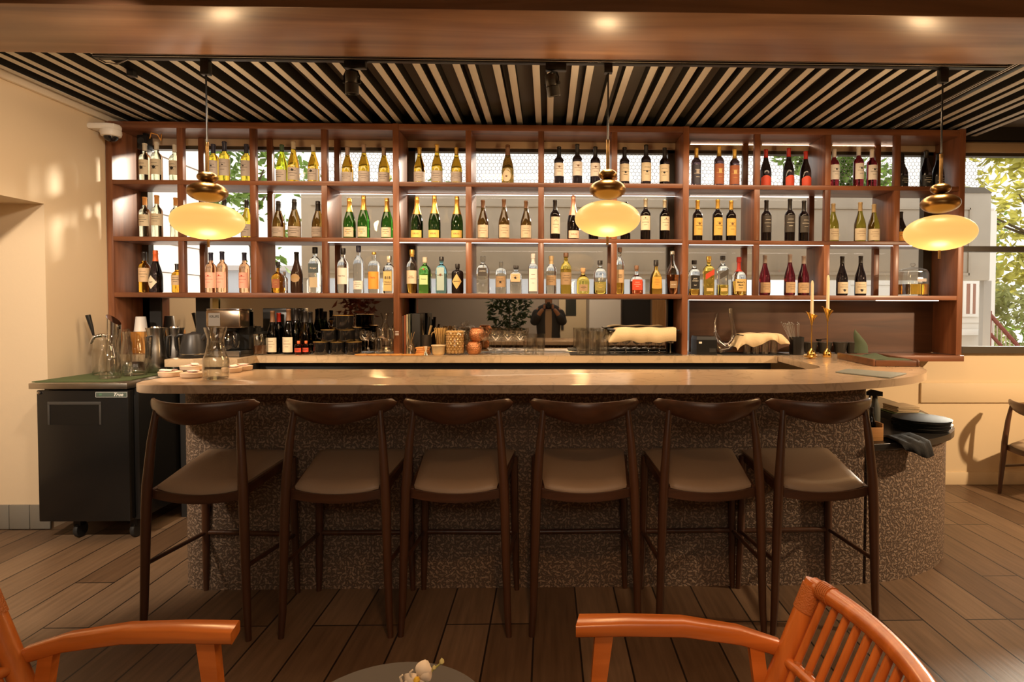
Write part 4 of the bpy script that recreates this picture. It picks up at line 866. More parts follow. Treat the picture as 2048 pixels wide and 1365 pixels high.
B().lathe([(0, 0), (.046, 0), (.045, .004), (.033, .112), (.031, .114), (0, .112)], 28).link('body', WHITE, t); B().lathe([(.0465, 0), (.048, .002), (.0465, .005)], 28).link('rim', WHITE, t)
# ---------------------------------------------------------------- kettle, coffee machine
ZK = ZC + .001
p = at(388, 715, 4.19); t = thing('electric_kettle', 'dark grey electric kettle on the back counter', 'kettle', (p.x, 4.19, ZK))
KET = pm('kettle_grey', (.045, .043, .042), .38, .4)
B().lathe([(0, 0), (.090, 0), (.092, .016), (.088, .02), (0, .021)], 32).link('base', BLACKP, t)
B().lathe([(0, .023), (.086, .023), (.086, .03), (.080, .08), (.064, .155), (.060, .162), (.02, .17), (.012, .178), (0, .18)], 36).link('body', KET, t)
B().lathe([(.0872, .023), (.0878, .026), (.0872, .031)], 36).link('band', STEEL, t)
B().tube([(-.058, 0, .155), (-.09, -.01, .158), (-.112, -.015, .14), (-.112, -.012, .08), (-.105, -.01, .05)], [.009, .011, .012, .011, .009], 12).link('handle', BLACKP, t)
B().tube([(.06, -.01, .13), (.085, -.015, .155), (.092, -.015, .165)], [.02, .013, .010], 12).link('spout', KET, t)
p = at(461, 712, 4.30); t = thing('coffee_machine', 'black and steel filter coffee machine beside the kettle', 'coffee machine', (p.x, 4.30, ZK))
hw = .118; H0 = Z(618, 4.2, 461) - ZK
B().box(-hw, -.09, 0, hw, .10, .045, .008).box(-hw, .03, .045, hw, .10, H0 - .01, .006).link('body', BLACKP, t)
hd = B().box(-hw, -.095, H0 - .135, hw, .10, H0 - .008, .012).link('brew_head', pm('warm_steel', (.62, .50, .38), .22, 1), t)
B().box(-hw + .004, -.092, H0 - .008, hw - .004, .098, H0, .003).link('lid', CHROME, t)
B().box(-hw + .02, -.0965, H0 - .12, -hw + .10, -.0955, H0 - .03).link('panel', pm('panel_grey', (.20, .18, .16), .4), hd)
flat_text('KRUPS', .022, INK, hd, (-hw + .06, -.0967, H0 - .055), True)
B().lathe(shell([(.066, 0), (.074, .01), (.078, .06), (.066, .11), (.05, .135)], .003), 28).move(M.Translation((.0, -.02, .047))).link('jug', GLASS, t)
B().lathe([(.0, .136), (.054, .136), (.056, .15), (0, .155)], 24).move(M.Translation((.0, -.02, .047))).link('jug_lid', BLACKP, t)
B().tube([(.06, -.06, .17), (.09, -.085, .16), (.09, -.085, .09), (.07, -.07, .07)], .009, 10).link('jug_handle', BLACKP, t)
B().box(-hw + .01, -.092, .004, hw - .01, -.0905, .042).link('front_band', STEEL, t)
p = at(516, 712, 4.46); t = thing('coffee_jug', 'squat glass jug with black lid beside the coffee machine', 'jug', (p.x, 4.46, ZK)); H0 = Z(668, 4.46, 516) - ZK
B().lathe(shell([(.066, 0), (.072, .01), (.072, H0 - .02), (.066, H0)], .003), 28).link('body', GLASS, t)
B().lathe([(0, .008), (.067, .008), (.067, H0 * .45), (0, H0 * .45)], 28).link('coffee', pm('coffee_brown', (.10, .04, .015), .2), t)
B().lathe([(0, H0 + .001), (.070, H0 + .001), (.070, H0 + .012), (.04, H0 + .02), (.04, H0 + .045), (.022, H0 + .048), (.022, H0 + .056), (0, H0 + .057)], 28).link('lid', BLACKP, t)
p = at(561, 712, 4.66); H0 = Z(617, 4.62, 561) - ZK
t = thing('black_machine', 'tall black machine behind the opened wine bottles', 'machine', (p.x, 4.66, ZK))
B().box(-.105, -.06, 0, .105, .06, H0, .006).link('body', BLACKP, t); B().box(-.10, -.062, H0 - .03, .10, -.0605, H0 - .008).link('front_strip', CHARC, t)
# opened bottles on the back counter
for px, ty, yy, fam, lb in ((545, 622, 4.50, 'tallb', 'dark wine bottle with cream label, leftmost of the opened bottles on the back counter'), (557.5, 626, 4.56, 'pinot', 'red-capped wine bottle between the opened bottles on the back counter'),
                            (577, 618, 4.48, 'tallb', 'dark wine bottle with gold neck and cream label before the black machine'), (592, 617.5, 4.52, 'blackl', 'dark stoppered bottle just right of the cream-labelled bottle on the back counter'),
                            (600, 619, 4.60, 'blackl', 'dark stoppered bottle second of the dark row beside the mugs'), (610, 622, 4.50, 'spark', 'dark bottle third of the dark row beside the mugs'), (621, 624, 4.62, 'blackl', 'dark bottle nearest the black mugs at the row end')):
    kind, gl, cap, cf, lab, lz, ang, kw, d_ = WINE[fam]
    if fam in ('blackl', 'spark'): lab, kw = None, {}
    if fam == 'tallb': kw = dict(ink='b'); lz = (.05, .38); cap = 'brown'
    kind = 'burg' if fam != 'pinot' else 'bord'
    p = at(px, ty, yy); bottle('wine_bottle', kind, round(p.z - ZK, 3), gl if fam != 'blackl' else 'dkgreen', cap, cf, lab if fam != 'pinot' else None, lz, ang, loc=(p.x, yy, ZK), label=lb, group='opened bottles on the back counter', **kw)
for px, yy, lb in ((597, 4.43, 'small red spirit miniature in front of the dark bottles'), (612, 4.46, 'small red spirit miniature beside the lower black mug')):
    p = at(px, 682, yy); bottle('miniature_bottle', 'apoth', round(p.z - ZK, 3), 'red', 'redor', .80, 'red', (.2, .5), 1.0, loc=(p.x, yy, ZK), label=lb, group='red miniatures on the back counter', rs=.62)
# black mugs
MUG = pm('black_glaze', (.010, .009, .009), .06, coat=.6)
GILT = pm('gilt_rim', (.55, .34, .10), .35, .6)
def mug(px, y0, ytop, ybase_z, r, yy, hs, label):
    p = at(px, 690, yy); H0 = Z(ytop, yy, px) - ybase_z; t = thing('black_mug', label, 'mug', (p.x, yy, ybase_z), 0, 'black glazed mugs stacked on the back counter')
    B().lathe(shell([(r * .86, 0), (r * .96, .006), (r, .02), (r, H0)], .005), 28).link('body', MUG, t)
    B().lathe([(r - .005, H0 - .0005), (r + .0006, H0 - .002), (r + .0006, H0 + .001), (r - .004, H0 + .001)], 28).link('rim', GILT, t)
    a = {'l': (-1, 0), 'r': (1, 0), 'f': (.25, -.97)}[hs]; P_ = lambda d, z: (a[0] * (r + d), a[1] * (r + d), z)
    B().tube([P_(-.003, H0 * .8), P_(.022, H0 * .82), P_(.034, H0 * .55), P_(.024, H0 * .25), P_(-.003, H0 * .2)], .0055, 8).link('handle', MUG, t)
    return ybase_z + H0 + .0025
z1 = mug(642, 0, 684, ZK, .056, 4.47, 'l', 'black mug in the bottom tier, nearest the wine bottles')
mug(676, 0, 684, ZK, .058, 4.50, 'f', 'black mug in the middle of the bottom tier')
mug(708, 0, 684, ZK, .055, 4.49, 'f', 'black mug in the bottom tier, nearest the coupe glasses')
z2 = mug(659, 0, 660, z1, .060, 4.50, 'l', 'black mug in the second tier with handle to the side')
mug(692, 0, 660, z1, .060, 4.51, 'f', 'black mug in the second tier with handle to the front')
mug(714, 0, 655, z1, .034, 4.55, 'r', 'small black mug in the second tier beside the coupe glass')
mug(687, 0, 631, z2, .075, 4.51, 'l', 'wide black mug alone on top of the stack')
# stemware
CB = {}
def coupe(px, ytop, yy, label, group, wine=False, inv=False, zb=None, H0=None):
    p = at(px, ytop, yy); zb = ZK if zb is None else zb; H0 = H0 or p.z - zb; k = (round(H0, 2), wine)
    if k not in CB:
        rb = .047 if not wine else .037
        prof = [(.005, H0 * .56), (.022, H0 * .60), (rb * .9, H0 * .75), (rb, H0 * .86), (rb * 1.0, H0)] if not wine else [(.005, H0 * .42), (.025, H0 * .47), (rb, H0 * .62), (rb * .98, H0 * .78), (rb * .82, H0)]
        CB[k] = (B().lathe(shell(prof, .0018), 24).mesh('bowl'), B().tube([(0, 0, .004), (0, 0, .02), (0, 0, H0 * (.57 if not wine else .43))], [.009, .0042, .0045], 10).mesh('stem'), B().lathe([(0, 0), (.036, 0), (.0365, .002), (.02, .005), (0, .009)], 24).mesh('foot'))
    t = thing('wine_glass' if wine else 'coupe_glass', label, 'glass', (p.x, yy, zb), 0, group)
    for nm, me in zip(('bowl', 'stem', 'foot'), CB[k]): obj(nm, me, GLASS, t)
    return t
coupe(730, 662, 4.46, 'coupe glass beside the black mugs', 'coupe glasses by the mugs'); coupe(746, 665, 4.56, 'coupe glass behind the one beside the mugs', 'coupe glasses by the mugs')
def tumbler(name, px, ytop, yy, r, label, group, zb=None, inv=False, H0=None, wn=0, taper=.88):
    p = at(px, ytop, yy); zb = ZK if zb is None else zb; H0 = H0 or p.z - zb; k = (name, round(H0, 3), r, inv, wn)
    if k not in CB:
        o_ = [(r * taper, 0), (r * taper + .001, .004), (r * .97, H0 * .6), (r, H0)]
        pr = shell(o_, .0025)
        if inv: pr = [(a, H0 - b_) for a, b_ in pr]
        CB[k] = B().lathe(pr, 48 if wn else 24, wob=.022 if wn else 0, wn=wn).mesh('body', angle=50)
    t = thing(name, label, 'glass', (p.x, yy, zb), 0, group); obj('body', CB[k], GLASS, t); return zb + H0 + .001
p = at(770, 626, 4.60); glassware('glass_carafe', 'clear carafe with flared neck behind the upside-down tumblers', 'carafe', (p.x, 4.60, ZK), carafe_prof(p.z - ZK, .055, .020, .036))
for px, lb in ((757.5, 'by the coupe glass'), (778, 'by the shelf upright')):
    zt = tumbler('tumbler', px, 677, 4.46, .038, f'upside-down tumbler in the lower tier {lb}', 'stacked upside-down tumblers', inv=True)
    tumbler('tumbler', px + 4, 655, 4.46, .038, f'upside-down tumbler in the upper tier {lb}', 'stacked upside-down tumblers', zb=zt, inv=True)
# orange wooden coasters along the counter edge
CO = wood('orange_wood', (.50, .22, .05), (.72, .36, .10), 'X', 2, .5, .1)
me = B().lathe([(0, 0), (.047, 0), (.048, .003), (.047, .007), (0, .007)], 28).mesh('coaster')
for i, px in enumerate((722, 745, 768, 792, 816, 838)):
    p = at(px, 714, 4.395); o = obj('wood_coaster', me, CO, None, (p.x, 4.405 + (i % 2) * .005, ZK + (i % 2) * .0075 * 0))
    tag(o, ['orange wooden coaster nearest the mugs on the counter edge', 'orange wooden coaster under the coupe glass', 'orange wooden coaster before the upside-down tumblers', 'orange wooden coaster at the foot of the shelf upright', 'orange wooden coaster before the menus', 'orange wooden coaster nearest the jigger'][i], 'coaster', 'wooden coasters along the back counter edge')
# menus standing by the upright
for i, (px, w_, yt, c, nm, lb) in enumerate(((802.5, .012, 632, (.10, .05, .03), 'brown', 'thin brown menu folder against the shelf upright'), (806.5, .010, 631, (.42, .12, .05), 'rust', 'thin rust-red menu folder in the standing row'), (811, .012, 629, (.62, .50, .32), 'cream', 'thin cream menu folder in the standing row'),
                                       (815.5, .014, 628, (.10, .11, .075), 'moss', 'thin moss-green menu folder in the standing row'), (828.5, .062, 627.5, (.018, .018, .018), 'black', 'thick black menu binder at the end of the standing row'))):
    p = at(px + 3, yt, 4.53); b_ = p.z - ZK; tag(B().box(p.x - w_ / 2, 4.53, ZK, p.x + w_ / 2, 4.72, p.z, .002).link('menu_folder', pm('menu_' + nm, c, .55)), lb, 'menu', 'menus standing on the back counter')
p = at(821, 690, 4.45); t = glassware('glass_vial', 'small conical glass holding dry twigs', 'vase', (p.x, 4.45, ZK), shell([(.036, 0), (.038, .005), (.030, .06), (.018, .11), (.022, .12)], .002))
g = B()
for i in range(9): a = rnd.uniform(0, 6.3); g.tube([(0, 0, .01), (.008 * math.cos(a), .008 * math.sin(a), .1), (.03 * math.cos(a), .03 * math.sin(a), .15 + .03 * rnd.random())], .0016, 5)
g.link('twigs', pm('twig', (.38, .24, .10), .8), t)
p = at(851, 700, 4.62); t = thing('utensil_holder', 'dark holder full of black-handled bar tools', 'utensil holder', (p.x, 4.62, ZK))
B().lathe(shell([(.045, 0), (.047, .01), (.047, .14)], .003), 24).link('body', pm('smoked_metal', (.10, .085, .07), .3, .6), t)
for i, (dx, dy, h, r) in enumerate(((-.02, .0, .23, .008), (.012, .015, .27, .012), (.03, -.01, .21, .010), (-.005, -.015, .25, .007), (.05, .0, .17, .006))):
    B().tube([(dx * .4, dy * .4, .02), (dx, dy, .15), (dx * 1.6, dy * 1.6, h)], [r * .6, r * .8, r], 10).link('tool_handle', BLACKP if i % 2 else pm('tool_wood', (.55, .38, .18), .5), t)
zt = ZK
for i in range(4):
    p = at(845, 700, 4.47); o = tag(B().box(-.045, -.045, 0, .045, .045, .013, .003).link('square_coaster', pm('orange_cork', (.66, .30, .09), .6)), f'square orange coaster, {["lowest", "second", "third", "topmost"][i]} of the small stack behind the jigger', 'coaster', 'stacked square coasters'); o.location = (p.x, 4.49, zt); o.rotation_euler.z = .1 * (i % 3 - 1); zt += .0135
p = at(851.5, 700, 4.40); t = thing('jigger', 'small steel jigger near the counter edge', 'jigger', (p.x, 4.40, ZK)); B().lathe([(.018, 0), (.019, .001), (.007, .03), (.021, .066), (.022, .067), (.020, .066), (.004, .034), (.0, .033)], 24).link('cups', CHROME, t); B().lathe([(.0075, .027), (.009, .030), (.0075, .033)], 20).link('waist', STEEL, t)
p = at(877, 712, 4.43); t = thing('ceramic_bowl', 'small patterned cream ramekin before the straws', 'bowl', (p.x, 4.43, ZK)); H0 = Z(690, 4.43, 877) - ZK
B().lathe(shell([(.036, 0), (.046, .012), (.049, H0 - .01), (.052, H0)], .004), 28).link('body', pm('ramekin', (.66, .50, .28), .35, var=.25, bscale=90), t); B().lathe([(.0505, H0 - .012), (.054, H0 - .006), (.0505, H0)], 28).link('rim', pm('ramekin_rim', (.72, .56, .34), .35), t)
p = at(882, 700, 4.58); t = glassware('straw_glass', 'tall glass packed with wooden straws', 'glass', (p.x, 4.58, ZK), shell([(.035, 0), (.038, .005), (.040, .15)], .0025)); H0 = Z(655, 4.58, 882) - ZK
for i in range(26):
    a = 2.4 * i; r = .030 * math.sqrt((i + .5) / 26); B().tube([(r * .7 * math.cos(a), r * .7 * math.sin(a), .012), (r * 1.7 * math.cos(a), r * 1.7 * math.sin(a), H0 - .012 * rnd.random())], .0028, 6).link('straw', pm('straw_tan', (.72, .46, .16), .55), t)
p = at(910, 711, 4.46); H0 = Z(664, 4.46, 910) - ZK
t = glassware('glass_jar', 'glass jar full of round pale nuts with knob lid', 'jar', (p.x, 4.46, ZK), shell([(.068, 0), (.074, .008), (.074, H0 - .015), (.062, H0)], .003), n=32)
me = B().lathe([(.0125 * math.sin(PI * i / 8), -.0125 * math.cos(PI * i / 8)) for i in range(9)], 12).mesh('nut'); g = bmesh.new()
NUT = pm('roasted_nut', (.72, .44, .16), .5)
for k in range(9):
    for j in range(15):
        a = 2 * PI * (j + .5 * (k % 2)) / 15; q = bmesh.new(); q.from_mesh(me); bmesh.ops.transform(q, matrix=M.Translation((.056 * math.cos(a), .056 * math.sin(a), .022 + k * .0182)), verts=q.verts); tm = bpy.data.meshes.new('x'); q.to_mesh(tm); q.free(); g.from_mesh(tm); bpy.data.meshes.remove(tm)
    q = bmesh.new(); 
bmesh.ops.create_cone(g, cap_ends=True, segments=20, radius1=.05, radius2=.05, depth=.16, matrix=M.Translation((0, 0, .095)))
m2 = bpy.data.meshes.new('nuts'); g.to_mesh(m2); g.free(); m2.polygons.foreach_set('use_smooth', [True] * len(m2.polygons)); stuff(obj('nuts', m2, NUT, t))
B().lathe([(0, H0 + .001), (.070, H0 + .001), (.068, H0 + .008), (.04, H0 + .018), (.010, H0 + .022), (.016, H0 + .032), (.014, H0 + .046), (0, H0 + .05)], 28).link('lid', GLASS, t)
p = at(926, 711, 4.64); t = glassware('glass_jar', 'second glass jar half hidden behind the nut jar', 'jar', (p.x, 4.64, ZK), shell([(.060, 0), (.066, .008), (.066, .17), (.055, .185)], .003)); B().lathe([(0, .187), (.062, .187), (.05, .20), (.012, .205), (.018, .22), (.014, .235), (0, .238)], 24).link('lid', GLASS, t)
COP = pm('hammered_copper', (.62, .28, .13), .22, 1, bump=.9, bscale=110)
zt = ZK
for i, lb in enumerate(('lower copper pineapple tumbler of the stacked pair', 'upper copper pineapple tumbler of the stacked pair')):
    p = at(948 + i * 6, 690, 4.48); t = thing('copper_tumbler', lb, 'tumbler', (p.x, 4.48 , zt), 0, 'copper pineapple tumblers'); H0 = .098
    B().lathe(shell([(.036, 0), (.052, .015), (.060, .045), (.055, .075), (.042, .094), (.044, H0)], .003), 32).link('body', COP, t); B().lathe([(.043, H0 - .004), (.0465, H0), (.043, H0 + .002)], 28).link('rim', pm('copper_rim', (.7, .34, .16), .15, 1), t); zt += H0 + .003
for i, px in enumerate((967, 991, 1016, 1040)): coupe(px, 661, 4.46, f'coupe glass, {["first", "second", "third", "fourth"][i]} in the front row from the copper tumblers', 'coupe glasses in the long row')
for i, px in enumerate((979, 1003, 1028)): coupe(px, 660, 4.58, f'coupe glass, {["first", "second", "third"][i]} in the back row from the copper tumblers', 'coupe glasses in the long row')
for i, px in enumerate((1058, 1079)): tumbler('cut_tumbler', px, 676, 4.45, .041, f'short cut-glass tumbler {["beside the coupe glasses", "nearest the reflected photographer"][i]}', 'cut-glass tumblers', wn=12, taper=.78)
for j in range(2):
    for i, px in enumerate((1164, 1185, 1206)): tumbler('highball_glass', px + 3 * j, 664, 4.45 + .10 * j, .039, f'tall straight highball glass, {["first", "second", "third"][i]} in the {["front", "back"][j]} row', 'highball glasses beside the cloth', taper=.97, wn=0)
# tray of stemmed glasses under a folded cloth
bm1 = tag(B().box(X(1140, 4.5, 710), 4.40, ZK, X(1362, 4.44, 710), 4.70, ZK + .006, .002).link('bar_mat', pm('black_rubber', (.014, .013, .012), .7)), 'black rubber bar mat under the cloth-covered glasses', 'mat'); 
ZM = ZK + .007
for nm in list(bpy.data.objects):
    if nm.name.startswith('highball_glass') and nm.type == 'EMPTY': nm.location.z = ZM
for j in range(2):
    for i, px in enumerate((1230, 1252, 1274, 1297, 1319, 1341)): coupe(px, 668, 4.46 + .13 * j, f'stemmed glass under the folded cloth, {ORDN[i]} in the {["front", "back"][j]} row', 'stemmed glasses under the folded cloth', True, zb=ZM, H0=.168)
LIN = pm('cream_linen', (.70, .54, .32), .85, bump=.12, bscale=90)
ztr = ZM + .170
tag(B().box(X(1218, 4.5, 650), 4.42, ztr, X(1356, 4.5, 650), 4.66, ztr + .012, .003).link('serving_tray', BLACKP), 'dark tray laid over the stemmed glasses beneath the cloth', 'tray')
def cloth(name, xs, ytop, ydrop, yb, zt_, zdrop, label, left=None, seed=1):
    """linen laid over a tray, its front edge hanging in shallow waves"""
    rings = []; n = 36; r_ = random.Random(seed); ph = [r_.uniform(0, 6) for _ in range(4)]
    for i in range(n + 1):
        u = i / n; x = xs[0] + (xs[1] - xs[0]) * u
        w_ = .006 * math.sin(13 * u + ph[0]) + .004 * math.sin(29 * u + ph[1]); drop = zdrop + .006 * math.sin(9 * u + ph[2]) + .004 * math.sin(23 * u + ph[3])
        zt2 = zt_ + .003 * math.sin(17 * u + ph[1]); sl_ = 0
        if left and u < left: k_ = (1 - u / left); zt2 -= k_ * (zdrop + .0) * .95; drop *= 1 - k_ * .9
        pts = [(x, yb, zt2), (x, (yb + ytop) / 2, zt2 + .004), (x, ytop + .01, zt2 + .002), (x, ytop - .004, zt2 - .006), (x + .01 * w_, ytop - .008 + w_ * .5, zt2 - drop * .5), (x + .02 * w_, ytop - .012 + w_, zt2 - drop)]
        rings.append(pts + [(a, b_ + .004, c - .003) for a, b_, c in pts[::-1]])
    return tag(B().loft(rings).link(name, LIN, angle=70), label, 'cloth')
cloth('folded_cloth', (X(1217, 4.42, 660), X(1352, 4.42, 650)), 4.412, 0, 4.64, ztr + .022, .098, 'cream cloth folded over the tray of stemmed glasses', .12, 3)
# ---------------------------------------------------------------- right of the third upright
p = at(1411, 712, 4.47); t = thing('receipt_printer', 'black receipt printer beside the glass decanter', 'printer', (p.x, 4.50, ZK)); H0 = Z(674, 4.42, 1411) - ZK
B().loft([[(-.075, -.06, 0), (.078, -.06, 0), (.078, .12, 0), (-.075, .12, 0)], [(-.075, -.06, H0 * .82), (.078, -.06, H0 * .82), (.078, .12, H0 * .82), (-.075, .12, H0 * .82)], [(-.068, -.045, H0), (.070, -.045, H0), (.070, .12, H0), (-.068, .12, H0)]]).link('body', BLACKP, t, False)
B().box(.02, -.0625, .02, .07, -.0605, .05).link('paper_slot', CHARC, t); B().box(-.058, -.0615, H0 * .62, -.036, -.0605, H0 * .72).link('maker_mark', INKW, t)
p = at(1450, 700, 4.5); t = thing('swan_decanter', 'clear swan-shaped glass decanter with two curved necks', 'decanter', (p.x, 4.50, ZK))
PX = lambda px, py: (X(px, 4.5, py) - p.x, 0, Z(py, 4.5, px) - ZK)
pts = [PX(1434.5, 627), PX(1430, 645), PX(1430, 665), PX(1434, 683), PX(1445, 695), PX(1457, 692), PX(1466, 682), PX(1468, 668), PX(1464, 648), PX(1461, 632), PX(1461, 617)]
rr = [.006, .008, .014, .032, .048, .040, .026, .020, .016, .016, .019]
B().tube(pts, rr, 20).link('body', GLASS, t); B().tube([(q[0], q[1], q[2]) for q in pts], [max(.002, r - .003) for r in rr], 20).link('inner_wall', GLASS, t)
bm2 = tag(B().box(X(1440, 4.5, 710), 4.42, ZK, X(1572, 4.5, 710), 4.68, ZK + .005, .002).link('bar_mat', MATS['black_rubber']), 'black rubber bar mat under the short cloth-covered glasses', 'mat')
for j in range(2):
    for i, px in enumerate((1494, 1512, 1530, 1548)): tumbler('shot_glass', px, 672, 4.47 + .08 * j, .027, f'upside-down short glass under the draped napkin, {ORDN[i]} in the {["front", "back"][j]} row', 'short glasses under the draped napkin', zb=ZK + .006, inv=True, H0=.135)
zq = ZK + .144
tag(B().box(X(1480, 4.5, 660), 4.43, zq, X(1562, 4.5, 660), 4.60, zq + .006, .002).link('serving_tray', BLACKP), 'dark tray over the short glasses beneath the draped napkin', 'tray')
rings = []
for i in range(33):
    u = i / 32; x = X(1474, 4.42, 660) + (X(1578, 4.42, 660) - X(1474, 4.42, 660)) * u; e = max(0, (.16 - u) / .16, (u - .86) / .14); zt2 = zq + .016 - .10 * e * (1 if u < .5 else .55) + .002 * math.sin(21 * u)
    tri = .045 + .055 * max(0, 1 - abs(u - .32) / .3) + .03 * max(0, 1 - abs(u - .85) / .15); tri *= 1 - .5 * e
    pts = [(x, 4.60, zt2), (x, 4.50, zt2 + .003), (x, 4.425, zt2), (x, 4.412, zt2 - .008), (x, 4.405 + .006 * math.sin(25 * u), zt2 - tri * .5), (x, 4.40 + .010 * math.sin(25 * u), zt2 - tri)]
    rings.append(pts + [(a, b_ + .004, c - .003) for a, b_, c in pts[::-1]])
tag(B().loft(rings).link('draped_napkin', LIN, angle=70), 'cream napkin draped over the short upside-down glasses', 'cloth')
p = at(1596, 712, 4.44); t = thing('garnish_caddy', 'black caddy bristling with clear-headed picks', 'caddy', (p.x, 4.47, ZK)); H0 = Z(674, 4.47, 1596) - ZK
B().lathe(shell([(.042, 0), (.044, .005), (.046, H0)], .004), 24, 6).link('body', BLACKP, t)
for i in range(22):
    a = rnd.uniform(0, 6.3); r = .03 * math.sqrt(rnd.random()); k_ = rnd.uniform(.6, 1.0); ex = (-.05 + r * 2.2 * math.cos(a)) * k_ * 1.3
    q = (ex, r * 2 * math.sin(a), H0 + .05 + .06 * k_); B().tube([(r * .5 * math.cos(a), r * .5 * math.sin(a), .02), q], .0013, 5).lathe([(0, -.006), (.006, 0), (0, .006)], 8, c=q).link('pick', pm('clear_pick', (.45, .42, .38), .15, 0, .4), t)
p = at(1560, 712, 4.56)
for i, px in enumerate((1620, 1649, 1680, 1704)):
    p = at(px, 712, 4.60); t = thing('dark_bowl', f'small dark ribbed bowl, {["first", "second", "third", "fourth"][i]} from the pick caddy', 'bowl', (p.x, 4.60, ZK), 0, 'dark ribbed bowls on the back counter')
    B().lathe(shell([(.034, 0), (.038, .01), (.052, .075), (.055, .085)], .004), 48, wob=.02, wn=16).link('body', pm('dark_cast', (.03, .028, .024), .3), t); B().lathe([(.0535, .080), (.057, .085), (.0535, .089)], 32).link('rim', pm('dark_rim', (.04, .036, .03), .25), t)
p = at(1640, 690, 4.6); t = thing('tea_strainer', 'small black strainer resting in the dark bowls', 'strainer', (p.x - .01, 4.60, ZK + .092)); B().lathe([(.0, .0), (.018, .004), (.022, .018), (.020, .019), (.016, .006), (0, .003)], 20).link('cup', BLACKM, t); B().tube([(.02, 0, .018), (.06, -.02, .022)], .003, 8).link('handle', BLACKM, t)
# candlesticks
def candlestick(px, ybase, ycup0, ycup1, ytop, label, lc):
    Y0 = atz(px, ybase, ZC).y; Y0 = min(Y0, 4.40); p = at(px, ybase, Y0); t = thing('candlestick', label, 'candlestick', (p.x, Y0, ZK), 0, 'gold lily candlesticks on the bar'); zc0, zc1, zt2 = [Z(v, Y0, px) - ZK for v in (ycup0, ycup1, ytop)]
    B().lathe([(0, 0), (.028, 0), (.030, .004), (.029, .03), (.022, .045), (.012, .055), (.006, .065), (0, .068)], 28).link('base', GOLD, t)
    B().tube([(0, 0, .06), (0, 0, zc0 + .005)], [.0045, .0035], 10).link('stem', GOLD, t)
    rings = []
    for k in range(9):
        v = k / 8; r = .006 + .032 * v ** 1.8; rings.append([(r * math.cos(2 * PI * j / 24) * (1 + .15 * v), r * math.sin(2 * PI * j / 24), zc0 + (zc1 - zc0) * v * (.86 - .16 * v * math.cos(2 * PI * j / 24 + .5))) for j in range(24)])
    rings += [[(x * .92, y * .92, z + .001) for x, y, z in rings[-1]], [(x * .6, y * .6, zc0 + (zc1 - zc0) * .5) for x, y, z in rings[4]]]
    B().loft(rings).link('lily_cup', GOLD, t)
    c = thing('taper_candle', lc, 'candle', (p.x, Y0, ZK + zc0 + (zc1 - zc0) * .55), 0, 'taper candles'); L0 = zt2 - (zc0 + (zc1 - zc0) * .55)
    B().lathe([(0, 0), (.0115, 0), (.0105, L0 * .9), (.006, L0 * .97), (.001, L0 * .985), (0, L0 * .985)], 18).link('wax', pm('cream_wax', (.85, .68, .45), .4), c); B().tube([(0, 0, L0 * .98), (.001, 0, L0 + .004)], .0012, 6).link('wick', INK, c)
candlestick(1622.5, 715, 651, 624, 560, 'gold lily candlestick nearer the pick caddy', 'cream taper candle in the shorter candlestick')
candlestick(1654, 715, 643, 613.5, 549, 'taller gold lily candlestick nearer the napkin tray', 'cream taper candle in the taller candlestick')
p = atz(1618, 712, ZC); tag(B().prism(rounded([(-.08, -.03), (.085, -.045), (.07, .045), (-.06, .05)], [.01] * 4), ZK, ZK + .003).move(M.Translation((p.x, 4.47, 0))).link('paper_slip', pm('slip_paper', (.74, .62, .42), .7)), 'small cream paper slip behind the shorter candlestick', 'paper')
p = atz(1621, 718, ZC); t = thing('gold_dish', 'tiny gold footed dish before the shorter candlestick', 'dish', (p.x, p.y, ZK)); B().lathe(shell([(.016, 0), (.014, .003), (.012, .006), (.044, .012), (.048, .017)], .002), 28).link('bowl', GOLD, t)
# tray with napkins, slate board
cs = [atz(1738, 736, ZC), atz(1830, 737, ZC)]; yaw = .12
t = thing('wooden_tray', 'brown wooden tray with green napkins at the bar end', 'tray', (2.135, 3.86, ZK), -.08)
TW = wood('tray_wood', (.08, .028, .010), (.17, .062, .024), 'X', 1.2, .4, .2)
B().box(-.125, -.26, .012, .125, .26, .022, .002).link('board', TW, t)
for s in (-1, 1):
    B().box(s * .128 - .008, -.27, 0, s * .128 + .008, .27, .042, .003).link('side_rail', TW, t); B().box(-.119, s * .262 - .008, .0, .142, s * .262 + .008, .036, .003).link('end_rail', TW, t)
GREEN = pm('sage_cloth', (.075, .10, .06), .85, bump=.1, bscale=80)
g = []
for i in range(15):
    u = i / 14; g.append([(-.11 + .22 * u, y, .024 + .004 + .012 * math.sin(3 * u + 8 * y) ** 2 + .03 * max(0, 1 - abs(u - .7) / .25) * max(0, 1 - abs(y - .1) / .14)) for y in [-.24 + .04 * k for k in range(13)]])
rings = [a + [(x, y, z - .005 if z > .035 else .023) for x, y, z in a[::-1]] for a in g]
nk = tag(B().loft(rings).link('green_napkin', GREEN, angle=80), 'sage green napkin spread over the wooden tray', 'napkin'); nk.location = (2.135, 3.86, ZK); nk.rotation_euler.z = -.08
p = at(1722, 717, 4.02); rings = []
for i in range(12):
    v = i / 11; z = .15 * v; r = .042 * (1 - .25 * v) if v < .55 else .042 * .86 * (1 - (v - .55) / .45) ** .7 + .001; ox = -.0 - .045 * max(0, v - .35) ** 1.2 * 1.6
    rings.append([(ox + r * math.cos(2 * PI * j / 18) * 1.1, r * .75 * math.sin(2 * PI * j / 18) , z + .028 * v * math.cos(2 * PI * j / 18 + 2.6) * (1 if v < .9 else .5)) for j in range(18)])
o = tag(B().loft(rings).link('rolled_napkin', GREEN, angle=70), 'sage green napkin rolled into a pointed cone on the tray', 'napkin'); o.location = (p.x, 4.02, ZK + .050)
